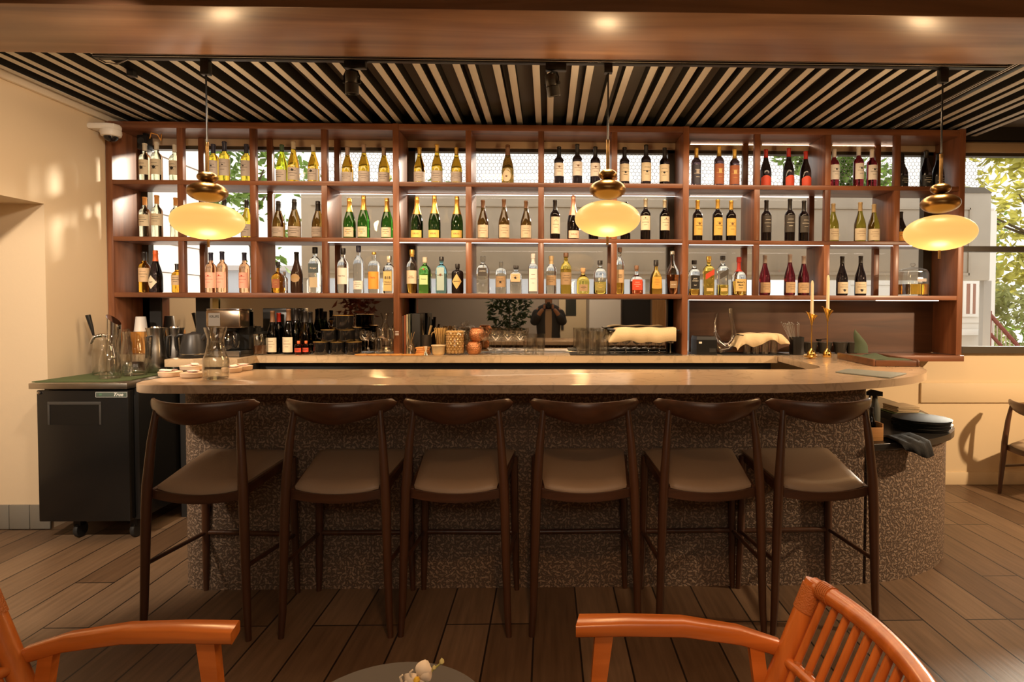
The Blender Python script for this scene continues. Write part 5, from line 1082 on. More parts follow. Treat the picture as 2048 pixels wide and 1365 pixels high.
q = [atz(1671, 746, ZC), atz(1779, 758, ZC), atz(1813, 749, ZC), atz(1696, 740, ZC)]
tag(B().prism([(a.x, a.y) for a in q], ZK, ZK + .006, .001).link('slate_menu', pm('slate_blue', (.24, .27, .26), .4)), 'thin slate-blue menu board lying on the bar end', 'menu')
# ---------------------------------------------------------------- dishes of sugar and water carafe on the bar
DISH = pm('dish_clay', (.62, .46, .32), .5)
PINK = pm('sugar_pink', (.72, .46, .42), .55); PWH = pm('sugar_white', (.78, .72, .66), .55)
spk = B().box(-.026, -.017, 0, .026, .017, .0035, .0015).mesh('sugar_packet')
for i, (px, py, r, lb) in enumerate(((341, 758, .054, 'nearest the bar tip'), (387, 760, .058, 'left of the water carafe in front'), (384, 745, .060, 'behind the front pair'), (460, 750, .050, 'right behind the water carafe'), (485, 745, .052, 'farthest along the bar beyond the carafe'))):
    a = atz(px, py - 2, ZC); a.y += r * .9; a.x = X(px, a.y, py)
    if i == 3: a.y += .02
    t = thing('sugar_dish', f'shallow clay dish of sugar packets {lb}', 'dish', (a.x, a.y, ZK), 0, 'clay dishes of sugar packets')
    B().lathe(shell([(r * .86, 0), (r * .97, .006), (r, .024)], .004), 32).link('body', DISH, t); B().lathe([(r - .004, .022), (r + .0015, .024), (r - .003, .026)], 32).link('rim', DISH, t)
    for k in range(7):
        o = obj('sugar_packet', spk, PINK if k % 3 else PWH, None, (a.x + rnd.uniform(-.018, .018), a.y + rnd.uniform(-.015, .015), ZK + .012 + k * .0034)); o.rotation_euler = (rnd.uniform(-.1, .1), rnd.uniform(-.12, .12), rnd.uniform(0, 3))
        tag(o, f'sugar packet heaped in the clay dish {lb}', 'sugar packet', f'sugar packets in the dish {lb}')
a = atz(432, 762, ZC); a.y += .06; a.x = X(432, a.y, 750); H0 = Z(655, a.y, 432) - ZK
t = glassware('water_carafe', 'tall glass carafe of water on the bar among the sugar dishes', 'carafe', (a.x, a.y, ZK), shell([(.054, 0), (.059, .008), (.059, H0 * .36), (.046, H0 * .52), (.038, H0 * .66), (.037, H0 * .78), (.052, H0)], .0035), n=36)
B().lathe([(0, .009), (.055, .009), (.055, H0 * .36), (.0425, H0 * .52), (.0345, H0 * .66), (.034, H0 * .72), (0, H0 * .72)], 36).link('water', WATER, t)
# ---------------------------------------------------------------- service station
SZ = .7425
p = at(1750, 800, 3.5); t = thing('spray_bottle', 'black-topped spray bottle on the service station behind the last stool', 'spray bottle', (p.x, 3.5, SZ)); 
B().lathe([(0, 0), (.028, 0), (.030, .01), (.030, .11), (.016, .15), (.016, .165), (0, .165)], 24).link('bottle_body', pm('grey_spray', (.10, .10, .08), .4), t)
B().loft([[(x, y, z) for y, z in ((-.012, 0), (.012, 0), (.012, .028), (-.012, .028))] for x, z0_ in ((0, 0),) for z in (0,)] if False else [[(-.05, -.008, .185), (-.05, .008, .185), (-.05, .008, .205), (-.05, -.008, .205)], [(-.02, -.012, .18), (-.02, .012, .18), (-.02, .012, .218), (-.02, -.012, .218)], [(.04, -.012, .178), (.04, .012, .178), (.04, .012, .205), (.04, -.012, .205)]]).lathe([(.014, .166), (.014, .186)], 14).link('spray_head', BLACKP, t)
B().tube([(-.028, 0, .186), (-.036, 0, .165), (-.055, 0, .15)], [.005, .005, .004], 8).link('trigger', BLACKP, t)
p = at(1798, 825, 3.72); tag(B().box(p.x - .085, 3.62, SZ, p.x + .085, 3.80, SZ + .045, .003).link('napkin_box', CHARC), 'flat dark box under the green folder on the service station', 'box')
tag(B().box(p.x - .08, 3.61, SZ + .046, p.x + .10, 3.80, SZ + .054, .002).link('green_folder', pm('folder_green', (.12, .15, .06), .6)), 'green folder between the dark box and the kraft napkins', 'folder')
for i in range(4):
    o = tag(B().box(-.07, -.08, 0, .07, .08, .0085, .003).link('paper_napkin', pm('kraft_napkin', (.52, .38, .22), .8)), f'folded kraft napkin, {["lowest", "second", "third", "topmost"][i]} of the stack on the green folder', 'napkin', 'kraft napkins on the service station'); o.location = (p.x + .005, 3.71, SZ + .055 + i * .0095); o.rotation_euler.z = .06 * (i % 2)
p = at(1845, 850, 3.43)
me = B().lathe(shell([(.130, 0), (.141, .003), (.149, .018), (.153, .019)], .004), 48).mesh('body'); mr = B().lathe([(.149, .0165), (.1545, .0185), (.149, .0205)], 48).mesh('rim'); TRM = pm('tray_black', (.010, .009, .008), .6)
for i in range(6):
    t = thing('round_tray', f'round black serving tray, {["lowest", "second from the bottom", "third from the bottom", "fourth from the bottom", "fifth from the bottom", "topmost"][i]} of the stack on the service station', 'tray', (p.x - .012 + .004 * (i % 3), 3.43 + .003 * (i % 2), SZ + .0005 + i * .0085), 0, 'stacked round serving trays')
    obj('body', me, TRM, t); obj('rim', mr, TRM, t)
p = at(1808, 870, 3.14); rings = []
for i in range(15):
    u = i / 14; x = p.x - .095 + .20 * u; y0 = 3.05 + .13 * max(0, u - .25) ** 1.5; w_ = .006 * math.sin(17 * u); dr_ = .02 + .075 * max(0, (u - .25)) if u < .85 else .065
    pts = [(x - .02, y0 + .16, SZ + .006), (x - .01, y0 + .08, SZ + .022 + w_), (x, y0 + .0, SZ + .016 + w_), (x + .004, y0 - .045, SZ + .004), (x + .010, y0 - .055 + w_, SZ - dr_ * .6), (x + .015, y0 - .058 + w_, SZ - dr_ - .02 * math.sin(3 * u))]
    rings.append(pts + [(a, b_ + .005, max(c - .004, SZ + .001) if k < 3 else c - .003) for k, (a, b_, c) in list(enumerate(pts))[::-1]])
tag(B().loft(rings).link('black_cloth', pm('black_cloth', (.006, .006, .006), .9, bump=.2, bscale=60), angle=80), 'black cloth hanging over the front of the service station', 'cloth')
p = at(1744, 866, 3.13); t = thing('wooden_caddy', 'small orange wooden caddy at the corner of the service station', 'caddy', (1.722, 3.16, SZ))
CW = wood('caddy_wood', (.45, .20, .06), (.68, .34, .11), 'X', 2, .5, .1)
B().box(-.05, -.05, 0, .05, .05, .006).link('bottom', CW, t)
B().box(-.05, -.05, .006, .05, -.043, .07, .001).link('front', CW, t); B().box(-.05, .043, .006, .05, .05, .07, .001).link('rear', CW, t)
for s in (-1, 1): B().box(s * .05 - .0035, -.043, .006, s * .05 + .0035, .043, .09, .001).link('side', CW, t)
for i, (dx, dy) in enumerate(((-.022, -.018), (.02, .012))):
    bottle('sauce_bottle', 'burg', .16, 'dark', 'dk', .8, None, (0, 0), 0, loc=(t.location.x + dx, t.location.y + dy, SZ + .0075), label=['dark sauce bottle at the front of the wooden caddy', 'dark sauce bottle at the back of the wooden caddy'][i], group='sauce bottles in the caddy', rs=.48)
# ---------------------------------------------------------------- foreground lounge chairs, side table, orchid
RAT = wood('rattan_orange', (.46, .115, .014), (.72, .21, .035), 'Z', 1.0, .32, .35)
RATX = wood('armrest_wood', (.46, .115, .014), (.70, .20, .035), 'X', .8, .26, .4)
BIND = pm('rattan_binding', (.52, .155, .03), .42, bump=.5, bscale=220)
def lounge(label, loc, rz):
    t = thing('lounge_chair', label, 'chair', loc, rz, 'orange rattan lounge chairs at the low table'); hw = .30; LE = .39   # lean of the back
    def top(v): return V((.055 * (1 - (v / hw) ** 2), v, .667))          # v = place across the back
    def dn(p, d): return V((p.x - LE * d, p.y, p.z - d))
    n = 20; rail = [top(-hw + 2 * hw * i / n) for i in range(n + 1)]
    B().tube(rail, .024, 16).link('top_rail', RATX, t)
    lo = [dn(q, .205) - V((.004, 0, 0)) for q in rail]; B().tube(lo, .015, 12).link('lower_rail', RAT, t)
    bo = [dn(q, .38) for q in rail]; B().tube(bo, .017, 12).link('bottom_rail', RAT, t)
    for s in (-1, 1):
        a = top(s * hw); pl = B(); pl.tube([a + V((.004, 0, .012)), dn(a, .1), dn(a, .28), dn(a, .42)], [.027, .028, .028, .026], 16); pl.tube([dn(a, .40), V((-.06, s * .31, 0))], [.024, .018], 14); po = pl.link('back_post', RAT, t)
        g = B()
        for k in range(11): q = dn(a, .004 + .0062 * k); g.tube([q + V((-.0013, 0, -.003)), q + V((.0013, 0, .003))], .0305, 16)
        for k in range(7): q = top(s * (hw - .028 - .006 * k)); q2 = top(s * (hw - .030 - .006 * k)); g.tube([q + (q - q2) , q2], .0268, 16)
        g.link('binding', BIND, po)
        ap = [(-.085, s * .322, .478), (-.20, s * .328, .512), (-.36, s * .333, .534), (-.52, s * .336, .536), (-.655, s * .338, .533)]
        rings = []
        for i, (x, y, z) in enumerate(ap):
            wd = (.020, .024, .028, .032, .036)[i]; th = (.020, .021, .021, .020, .018)[i]; o_ = .012 if i == 4 else 0
            rings.append([(x - (o_ if dy * s < 0 else 0), y + dy, z + dz) for dy, dz in ((-wd, -th + .006), (-wd + .006, -th), (wd - .006, -th), (wd, -th + .006), (wd, th - .004), (wd - .004, th), (-wd + .004, th), (-wd, th - .004))])
        B().loft(rings).link('armrest', RATX, t, angle=50)
        B().loft([[(x + dx, s * y + dy, z) for dx, dy in ((-w_, -.016), (w_, -.016), (w_, .016), (-w_, .016))] for x, y, z, w_ in ((-.585, .335, .522, .026), (-.60, .335, .38, .022), (-.60, .332, 0, .017))]).link('leg', RATX, t, False)
        B().loft([[(x + dx, s * y + dy, z) for dx, dy in ((-.02, -.014), (.02, -.014), (.02, .014), (-.02, .014))] for x, y, z in ((-.155, .322, .485), (-.135, .310, .32))]).link('arm_strut', RATX, t, False)
        B().tube([(-.14, s * .302, .285), (-.60, s * .320, .30)], .018, 12).link('seat_rail', RAT, t)
    for i in range(13):
        v = -hw + 2 * hw * (i + 1) / 14; a = top(v); B().tube([a - V((0, 0, .01)), dn(a, .19), dn(a, .385)], .0105, 10).link('spindle', RAT, t)
        q = dn(a, .205); B().tube([q + V((-.004, -.013, -.006)), q + V((.004, -.004, .010)), q + V((.006, .006, .006)), q + V((0, .014, -.006))], .0125, 8).link('knot', BIND, t)
    B().tube([(-.60, -.32, .30), (-.60, .32, .30)], .018, 12).link('front_rail', RAT, t)
    B().box(-.60, -.285, .295, -.16, .285, .36, .02).link('cushion', pm('seat_fabric', (.42, .33, .22), .8), t)
    return t
lounge('orange rattan lounge chair whose spindled back slants across the corner by the black service station', (.742, 1.345, 0), R(-1))
lounge('orange rattan lounge chair on the fridge side, mostly cut off by the frame', (-1.540, 1.35, 0), R(179))
t = thing('side_table', 'small round grey table between the orange chairs', 'table', (-.385, 1.42, 0))
B().lathe([(0, .425), (.24, .425), (.249, .43), (.25, .446), (.246, .45), (0, .45)], 64).link('table_top', pm('table_grey', (.085, .070, .056), .55), t)
B().lathe([(0, 0), (.16, 0), (.16, .012), (.03, .02), (.022, .05), (.022, .40), (.05, .424), (0, .424)], 32).link('pedestal', BLACKM, t)
p = at(838, 1351, 1.42)
t = thing('orchid', 'white orchid bloom in a small glass on the grey table', 'flower', (p.x, 1.42, .4515))
B().lathe(shell([(.022, 0), (.026, .004), (.024, .05), (.016, .065)], .002), 20).link('vase', GLASS, t)
fz = p.z - .4515
B().tube([(0, 0, .01), (.004, 0, fz * .5), (.012, -.006, fz - .02), (.03, .012, fz + .004), (.052, .014, fz + .022)], .0022, 8).link('stem', pm('orchid_stem', (.38, .36, .10), .5), t)
PET = pm('orchid_petal', (.85, .74, .58), .55)
def petal(dx, dz, rx, rz_, ang, tilt):
    g = B(); ring = []
    for k in range(9):
        v = k / 8; wd = rx * math.sin(PI * min(.97, v * .9 + .08)) ** .7; y = -.010 * math.sin(PI * v)
        ring.append([(wd * c, y + .006 * c * c + o_, rz_ * v) for c, o_ in ((-1, 0), (-.5, -.001), (0, -.0015), (.5, -.001), (1, 0), (.5, .001), (0, .0), (-.5, .001))])
    g.loft(ring); return g.move(M.Translation((dx, -.006, fz + dz)) @ M.Rotation(ang, 4, 'Y') @ M.Rotation(tilt, 4, 'X')).link('petal', PET, t, angle=80)
petal(.004, .0, .019, .036, R(22), -.5); petal(.002, -.004, .020, .034, R(62), -.5); petal(-.004, -.004, .021, .040, R(-118), -.4); petal(.0, -.006, .018, .034, R(165), -.7); petal(-.006, -.008, .022, .040, R(-150), -.2)
B().lathe([(0, -.008), (.006, -.006), (.008, 0), (.005, .006), (0, .008)], 12).move(M.Translation((-.002, -.016, fz - .002))).link('lip', pm('orchid_lip', (.80, .52, .05), .5), t)
BUD = pm('orchid_bud', (.62, .55, .22), .5)
for q, r in (((.052, .014, fz + .024), .006), ((.034, .012, fz + .010), .0045)): B().lathe([(0, -r * 1.5), (r, -r * .4), (r * .9, r * .5), (0, r * 1.6)], 12, c=q).link('bud', BUD, t)
for dx, dz in ((-.040, .0), (-.016, .012)): B().tube([(dx, -.006, fz + dz - .012), (dx - .003, -.008, fz + dz), (dx + .003, -.008, fz + dz + .006)], [.003, .0028, .002], 8).link('curl', PET, t)
# ---------------------------------------------------------------- the room behind the camera (seen in the tinted mirrors)
def MX(px, Y, py=640): return X(px, 9.54 - Y, py)          # a mirror pixel -> X of the thing standing at depth Y
def MZ(py, Y): return Z(py, 9.54 - Y)
yw = -3.30
d1 = B().box(MX(1118, yw), yw, 0, MX(1172, yw), yw + .04, 2.05, .003).link('door_1', pm('cream_door', (.62, .50, .32), .5)); struct(d1)
obj('door_pane', B().box(MX(1131, yw), yw + .041, MZ(632, yw), MX(1152, yw), yw + .046, 1.85).mesh('door_pane', False), pm('door_dark_glass', (.03, .035, .03), .1), d1)
obj('door_handle', B().box(MX(1122, yw), yw + .041, MZ(660, yw), MX(1127, yw), yw + .06, MZ(622, yw)).mesh('door_handle', False), CHARC, d1)
struct(B().box(MX(1178, yw), yw, 0, MX(1240, yw), yw + .12, 2.99).link('trim_6', pm('pale_pillar', (.72, .68, .62), .6)))
struct(B().box(MX(1244, yw), yw, 0, MX(1300, yw), yw + .03, 2.3).link('trim_7', CHARC))
d2 = struct(B().box(MX(1304, yw), yw, 0, MX(1334, yw), yw + .04, 2.1).link('door_2', wood('honey_door', (.40, .20, .07), (.55, .30, .11), 'Z', 1, .4)))
t = thing('framed_notice', 'pale framed notice board on the rear wall, seen in the mirror', 'picture', (0, 0, 0)); a, b_ = MX(533, yw), MX(613, yw)
B().box(a, yw, 1.10, b_, yw + .02, 1.62).link('frame', pm('pale_frame', (.70, .68, .64), .5), t); B().box(a + .03, yw + .021, 1.13, b_ - .03, yw + .024, 1.59).link('sheet', pm('grey_sheet', (.16, .17, .18), .4), t)
struct(B().box(MX(636, yw), yw, 0, MX(641, yw), yw + .05, 2.99).link('trim_8', pm('pale_frame', (.70, .68, .64), .5)))
def leafmesh(n, size, region, seed, droop=.3):
    r_ = random.Random(seed); b = bmesh.new()
    for _ in range(n):
        c = V(region(r_)); a = r_.uniform(0, 6.28); e = r_.uniform(-.9, .9); d = V((math.cos(a) * math.cos(e), math.sin(a) * math.cos(e), math.sin(e) - droop)).normalized()
        s = d.cross(V((r_.uniform(-1, 1), r_.uniform(-1, 1), 1))).normalized(); L = size * r_.uniform(.7, 1.3); u = s.cross(d) * L * .12
        p = [c, c + d * L * .45 + s * L * .24 - u, c + d * L, c + d * L * .45 - s * L * .24 - u]; m_ = c + d * L * .5 + u * .3
        vs_ = [b.verts.new(x) for x in p]; vm = b.verts.new(m_)
        for i in range(4): b.faces.new((vs_[i], vs_[(i + 1) % 4], vm))
    me = bpy.data.meshes.new('foliage'); b.to_mesh(me); b.free(); return me
def leafm(name, c, tr=.35, var=.35):
    m, N, L, bs = nodes(name); bs.inputs['Base Color'].default_value = (*c, 1); bs.inputs['Roughness'].default_value = .5
    tl = N.new('ShaderNodeBsdfTranslucent'); tl.inputs[0].default_value = (*[min(1, x * 1.15) for x in c], 1); mx = N.new('ShaderNodeMixShader'); mx.inputs[0].default_value = tr
    L.new(bs.outputs[0], mx.inputs[1]); L.new(tl.outputs[0], mx.inputs[2]); L.new(mx.outputs[0], N['Material Output'].inputs[0])
    tc = N.new('ShaderNodeTexCoord'); no = N.new('ShaderNodeTexNoise'); no.inputs['Scale'].default_value = 3; L.new(tc.outputs['Object'], no.inputs[0]); rp = N.new('ShaderNodeValToRGB')
    rp.color_ramp.elements[0].position = .35; rp.color_ramp.elements[1].position = .65; rp.color_ramp.elements[0].color = (*[x * (1 - var) for x in c], 1); rp.color_ramp.elements[1].color = (*[min(1, x * (1 + var)) for x in c], 1)
    L.new(no.outputs[0], rp.inputs[0]); L.new(rp.outputs[0], bs.inputs['Base Color']); L.new(rp.outputs[0], tl.inputs[0]); return m
def houseplant(label, px, c, mat, rx, z0, z1, n, size, seed, yp=-1.3):
    x = MX(px, yp); t = thing('potted_plant', label, 'plant', (x, yp, 0))
    B().lathe(shell([(.12, 0), (.16, .02), (.19, .34), (.20, .36)], .01), 28).link('pot', pm('pot_dark', (.10, .08, .06), .6), t)
    B().tube([(0, 0, .05), (.02, 0, .5), (0, .02, z1 - .2)], [.02, .016, .008], 8).link('stem', pm('bark', (.12, .08, .05), .8), t)
    def reg(r_):
        a, q, h = r_.uniform(0, 6.28), math.sqrt(r_.random()), r_.random(); w_ = rx * (.45 + .55 * math.sin(PI * min(1, h * .9 + .1))); return (q * w_ * math.cos(a), q * w_ * math.sin(a), z0 + (z1 - z0) * h)
    f = obj('foliage', leafmesh(n, size, reg, seed), mat, t); stuff(f); return t
houseplant('dark green leafy potted plant seen in the mirror beside the photographer', 1018, None, leafm('plant_green', (.055, .085, .028)), .40, .85, 2.1, 700, .13, 5)
houseplant('rust-red leafed potted plant seen in the mirror behind the black mugs', 712, None, leafm('plant_rust', (.20, .045, .016)), .28, 1.0, 2.1, 420, .13, 9, .5)
# the photographer, standing right behind the camera and seen only in the mirror
SKIN = pm('skin', (.55, .30, .19), .5)
def skinned(name, chains, mat, parent, sub=2):
    b = bmesh.new(); sk = b.verts.layers.skin.verify(); seen = {}
    for ch in chains:
        pv = None
        for x, y, z, r in ch:
            k = (round(x, 4), round(y, 4), round(z, 4))
            if k not in seen:
                v = b.verts.new((x, y, z)); v[sk].radius = (r, r) if not isinstance(r, tuple) else r; v[sk].use_root = not seen; seen[k] = v
            v = seen[k]
            if pv is not None and pv != v and b.edges.get((pv, v)) is None: b.edges.new((pv, v))
            pv = v
    me = bpy.data.meshes.new(name); b.to_mesh(me); b.free(); o = obj(name, me, mat, parent)
    o.modifiers.new('skin', 'SKIN').use_smooth_shade = True; s_ = o.modifiers.new('sub', 'SUBSURF'); s_.levels = sub; s_.render_levels = sub; return o
PY = -.30
per = thing('person', 'person in a dark jacket over a pale shirt raising a camera, seen in the mirror', 'person', (0.01, PY, 0))
pel, che, nek = (0, 0, .95, (.15, .11)), (0, 0, 1.27, (.17, .12)), (0, .01, 1.50, .055)
arms = lambda s: [che, (s * .17, 0, 1.40, .062), (s * .245, .06, 1.15, .050), (s * .145, .20, 1.33, .037), (s * .085, .235, 1.405, .028)]
legs = lambda s: [pel, (s * .10, 0, .86, .088), (s * .11, .01, .48, .058), (s * .12, -.02, .09, .042), (s * .13, .10, .035, .036)]
skinned('body', [[pel, (0, 0, 1.08, (.14, .10)), che, (0, 0, 1.42, (.11, .08)), nek, (0, .03, 1.585, .075), (0, .03, 1.66, .088), (0, .02, 1.735, .072)]] + [arms(s) for s in (-1, 1)] + [legs(s) for s in (-1, 1)], SKIN, per)
JACK = pm('jacket_navy', (.055, .060, .070), .8)
gr = lambda c, k: [(x, y, z, (r + k) if not isinstance(r, tuple) else (r[0] + k, r[1] + k)) for x, y, z, r in c]
jk = B().loft([[(a_ * math.cos(2 * PI * j / 24), b2 * math.sin(2 * PI * j / 24), z) for j in range(24)] for z, a_, b2 in ((.80, .205, .145), (1.0, .19, .14), (1.2, .205, .15), (1.36, .215, .14), (1.44, .17, .105), (1.49, .075, .072))]).link('jacket', JACK, per)
for s in (-1, 1): skinned('sleeve', [gr(arms(s)[1:4], .024)], JACK, jk)
B().loft([[(-w_, y, z), (w_, y, z), (w_, y + .014, z), (-w_, y + .014, z)] for z, w_, y in ((.84, .045, .138), (1.0, .05, .138), (1.2, .055, .144), (1.36, .05, .134), (1.45, .035, .098))]).link('shirt', pm('shirt_tan', (.52, .40, .28), .8), per)
skinned('trousers', [gr(legs(s)[:4], .014) for s in (-1, 1)], pm('trousers_dark', (.03, .03, .035), .8), per)
B().lathe([(.098 * math.sin(PI * i / 14), .10 * math.cos(PI * i / 14)) for i in range(10)][::-1], 24).move(M.Translation((0, .0, 1.70))).link('hair', pm('hair_dark', (.03, .02, .015), .6), per)
for s in (-1, 1):
    hx, hy, hz = s * .085, .235, 1.405
    for k in range(4):
        z = hz + .03 + .017 * (k - 1.5); L = (.05, .058, .055, .042)[k]
        skinned('finger', [[(hx - s * .005, hy + .01, z, .010), (hx - s * .006, hy + .01 + L * .55, z + .004, .009), (hx - s * .022, hy + .006 + L * .85, z + .006, .008), (hx - s * .036, hy + L * .80, z + .006, .007)]], SKIN, per, 1)
    skinned('thumb', [[(hx - s * .008, hy - .012, hz + .01, .011), (hx - s * .03, hy - .022, hz + .03, .010), (hx - s * .045, hy - .020, hz + .045, .008)]], SKIN, per, 1)
    B().lathe([(0, -.010), (.011, -.004), (.011, .004), (0, .010)], 10).move(M.Translation((s * .034, .112, 1.675))).link('eye', INK, per)
cmr = thing('handheld_camera', 'black camera held up by the photographer, seen in the mirror', 'camera', (.01, -.085, 1.40))
B().box(-.068, -.03, 0, .068, .02, .088, .008).box(-.025, -.03, .088, .025, .015, .112, .006).link('body', BLACKP, cmr)
B().lathe([(0, 0), (.034, 0), (.036, .01), (.036, .045), (.030, .047), (.026, .040), (0, .038)], 24).move(M.Translation((0, .021, .045)) @ M.Rotation(-PI/2, 4, 'X')).link('lens', BLACKM, cmr)
# ---------------------------------------------------------------- outside the windows
struct(B().box(-30, YB + .2, -.5, 34, 40, -.4).link('ground_outside', pm('pale_paving', (.62, .58, .52), .9), smooth=False))
PY_ = 6.0
t = thing('outdoor_screen', 'large grey screen panel standing outside the window', 'screen'); a, b_ = X(602, PY_, 466), X(1982, PY_, 466); z0, z1 = Z(558, PY_), Z(378, PY_)
SCR = pm('screen_grey', (.56, .51, .44), .8, var=.12, bscale=14)
B().box(a, PY_, z0, b_, PY_ + .10, z1, .01).link('panel', SCR, t)
B().loft([[(a, PY_ - .01, z1 - .01), (b_, PY_ - .01, z1 - .01), (b_, PY_ + .11, z1 - .01), (a, PY_ + .11, z1 - .01)], [(a + .03, PY_ + .02, z1 + .05), (b_ - .06, PY_ + .02, z1 + .05), (b_ - .06, PY_ + .08, z1 + .05), (a + .03, PY_ + .08, z1 + .05)]]).link('cap', pm('screen_cap', (.16, .14, .115), .8), t, False)
B().box(a + .1, PY_ - .012, z0 + .05, b_ - .22, PY_ - .001, z0 + .075).box(a + .1, PY_ - .012, z1 - .18, b_ - .22, PY_ - .001, z1 - .165).box(b_ - .23, PY_ - .012, z0 + .05, b_ - .205, PY_ - .001, z1 - .165).link('moulding', SCR, t, False)
for i in range(5): B().box(a + (b_ - a) * i / 4 - .04, PY_ + .03, -.4, a + (b_ - a) * i / 4 + .04, PY_ + .09, z0 - .001).link('leg', pm('screen_post', (.5, .48, .45), .7), t)
# chicken wire along the top of the screen
g = B(); hexr = .0225; zn0, zn1 = z1 + .05, Z(303, PY_)
dx, dz = hexr * math.sqrt(3), hexr * 1.5; r_ = random.Random(4)
def wire(p, q):
    d = (V(q) - V(p)).normalized(); s = V((0, 1, 0)) * .0017; u = d.cross(V((0, 1, 0))) * .0017
    A = [g.bm.verts.new(V(p) + k) for k in (s, -s * .5 + u, -s * .5 - u)]; C = [g.bm.verts.new(V(q) + k) for k in (s, -s * .5 + u, -s * .5 - u)]
    for k in range(3): g.bm.faces.new((A[k], A[(k + 1) % 3], C[(k + 1) % 3], C[k]))
nrow = int((zn1 - zn0) / dz) + 1
for j in range(nrow):
    for i in range(int((b_ - a) / dx)):
        cx_ = a + dx * (i + .5 * (j % 2)); cz_ = zn0 + dz * j + .012 * math.sin(cx_ * 1.7); wob = lambda: r_.uniform(-.006, .006)
        if cx_ < X(665, PY_) and j > 5 and cx_ < a + .3: continue
        P0, P1, P2, P3 = (cx_ - dx / 2, PY_ + .05, cz_ - hexr / 2), (cx_, PY_ + .05, cz_ - hexr), (cx_ + dx / 2, PY_ + .05, cz_ - hexr / 2), (cx_ + dx / 2, PY_ + .05, cz_ + hexr / 2)
        wire(P0, P1); wire(P1, P2); wire(P2, P3)
tag(g.link('chicken_wire', pm('wire_grey', (.16, .13, .10), .6), smooth=False), 'sagging chicken-wire netting strung above the grey screen outside', 'netting')
# clapboard side of the neighbouring house on the left
t = thing('house_side', 'pale clapboard house side just outside the leftmost cubbies', 'building'); SID = pm('pale_siding', (.66, .60, .58), .7)
g = B()
for k in range(16): z = -.4 + k * .27; g.loft([[(-3.62, y, z), (-3.595, y, z), (-3.615, y, z + .268), (-3.62, y, z + .268)] for y in (4.96, 6.35)])
g.link('siding', SID, t, False); B().box(-3.75, 4.96, -.4, -3.621, 6.35, 3.95).link('wall', pm('siding_gap', (.22, .20, .20), .8), t, False); B().box(-3.66, 6.351, -.4, -3.58, 6.44, 3.95).link('corner_board', SID, t, False)
# pale building across the way
t = thing('far_building', 'pale long building far behind the grey screen', 'building'); B().box(-9, 15, -.4, 5.0, 15.4, 2.3).link('wall', pm('far_wall', (.62, .63, .68), .8), t, False); B().box(-9.1, 14.85, 2.3, 5.1, 15.5, 2.42).link('parapet', SID, t, False)
for k in range(6): B().box(-8 + 2.1 * k, 14.97, .6, -6.9 + 2.1 * k, 14.995, 1.75).link('window', pm('far_glass', (.30, .34, .40), .2), t, False)
# house with red-curtained window behind the screen's end
t = thing('white_house', 'white clapboard house with red curtains outside the window end', 'building'); HY = 9.0; hx = [X(v, HY, 640) for v in (1700, 1984)]
g = B()
for k in range(18): z = -.5 + k * .19; g.loft([[(x, HY, z), (x, HY - .02, z), (x, HY - .004, z + .188), (x, HY, z + .188)] for x in hx])
g.link('siding', pm('white_siding', (.72, .68, .62), .7), t, False); B().box(hx[0], HY + .001, -.5, hx[1], HY + 2, 2.95).link('wall', pm('white_siding', (.7, .7, .7)), t, False)
wx = [X(v, HY, 640) for v in (1921, 1952)]; fr_ = B().box(wx[0], HY - .05, Z(632, HY), wx[1], HY - .021, Z(560, HY), .004).link('window', pm('white_trim', (.82, .80, .76), .5), t)
B().box(wx[0] + .05, HY - .055, Z(626, HY), wx[1] - .05, HY - .051, Z(565, HY)).link('pane', pm('curtain_red', (.32, .16, .12), .6), fr_); B().box(sum(wx) / 2 - .02, HY - .06, Z(626, HY), sum(wx) / 2 + .02, HY - .056, Z(565, HY)).link('sash_bar', MATS['white_trim'], fr_)
B().box(X(1895, HY), HY - .25, Z(668, HY), X(1958, HY), HY - .022, Z(657, HY), .004).link('ledge', MATS['white_trim'], t); B().box(X(1970, HY), HY - .06, -.5, X(1984, HY), HY - .021, 2.9).link('corner_board', MATS['white_trim'], t)
t = thing('stair_railing', 'dark red stair railing sloping down outside the window', 'railing'); RY = 8.4; RR = pm('railing_red', (.20, .035, .025), .5); q0, q1 = at(1978, 628, RY), at(2062, 722, RY)
B().tube([q0, q1], .03, 8).link('handrail', RR, t); B().tube([q0 - V((0, 0, .26)), q1 - V((0, 0, .26))], .025, 8).link('bottom_rail', RR, t)
for k in range(11): q = q0.lerp(q1, k / 10); B().tube([q, q - V((0, 0, .26))], .008, 6).link('baluster', pm('baluster_pale', (.55, .45, .38), .6), t)
B().tube([q0 + V((0, 0, .04)), V((q0.x, q0.y, -.45))], .035, 8).link('post', RR, t); B().tube([q1 + V((0, 0, .04)), V((q1.x, q1.y, -.45))], .035, 8).link('post', RR, t)
TRK = pm('tree_bark', (.12, .09, .06), .9)
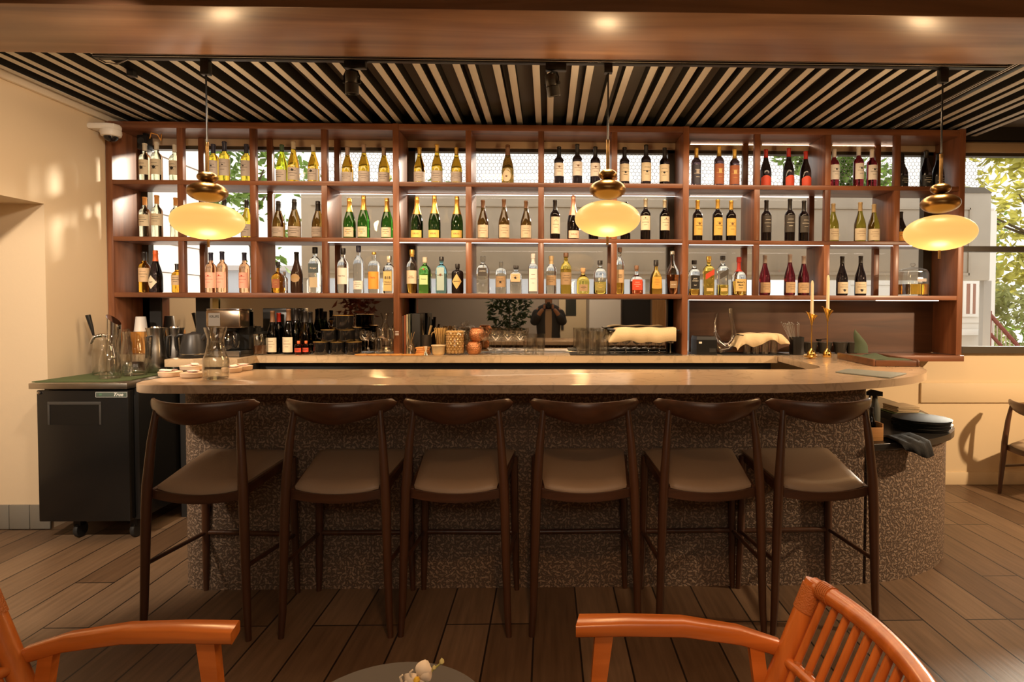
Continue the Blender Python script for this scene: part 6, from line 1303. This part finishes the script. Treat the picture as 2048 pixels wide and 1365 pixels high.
def tree(label, x, y, z0, z1, rx, ry, n, size, mat, seed, name='leafy_tree'):
    t = thing(name, label, 'tree' if name == 'leafy_tree' else 'bush', (x, y, -.4), 0, 'trees and bushes outside the window'); h = z1 + .4
    tk = B(); tk.tube([(0, 0, 0), (.05, .02, (z0 + .4) * .7 + .2), (-.05, 0, (z0 + z1) / 2 + .4)], [.10, .07, .03], 8)
    r_ = random.Random(seed)
    for k in range(5): a = r_.uniform(0, 6.28); zz = z0 + .4 + (z1 - z0) * r_.uniform(.1, .5); tk.tube([(0, 0, zz), (rx * .5 * math.cos(a), ry * .5 * math.sin(a), zz + .4)], [.03, .012], 6)
    tk.link('trunk', TRK, t)
    cl = [(r_.uniform(-.75, .75) * rx, r_.uniform(-.75, .75) * ry, r_.uniform(z0 + .2, z1 - .2) + .4, r_.uniform(.25, .5) * min(rx, (z1 - z0) / 2)) for _ in range(16)]
    def reg(q):
        c = cl[q.randrange(16)]; d = V((q.gauss(0, 1), q.gauss(0, 1), q.gauss(0, 1))).normalized() * c[3] * q.random() ** .4; return (c[0] + d.x, c[1] + d.y, max(.02, c[2] + d.z))
    stuff(obj('foliage', leafmesh(n, size, reg, seed), mat, t)); return t
LG, LY, LP = leafm('leaf_green', (.16, .26, .05), .45), leafm('leaf_yellow', (.52, .50, .12), .45), leafm('leaf_pale', (.40, .44, .18), .45)
tree('yellow-green broad tree filling the upper window corner', 9.2, 11.2, 1.6, 5.2, 1.9, 1.2, 3200, .22, LY, 11)
tree('mid green tree behind the railing outside the window', 9.6, 14.2, .2, 3.4, 2.2, 1.0, 2600, .24, LG, 12)
tree('pale yellow bush spilling over the stair railing outside', 7.9, 9.6, -.3, 1.9, .9, .7, 2200, .16, LP, 13, 'flowering_bush')
tree('tall green tree beyond the house roof outside', 6.3, 13.5, 2.6, 5.2, 1.6, 1.2, 1800, .24, LG, 14)
tree('thin street tree seen between the second and third cubby columns', -5.1, 10.5, 2.0, 4.6, 1.2, .9, 520, .20, LG, 15)
tree('leafless-looking tree branch cluster behind the upper netting', -2.6, 12.0, 2.6, 4.2, .9, .8, 160, .20, LG, 16)
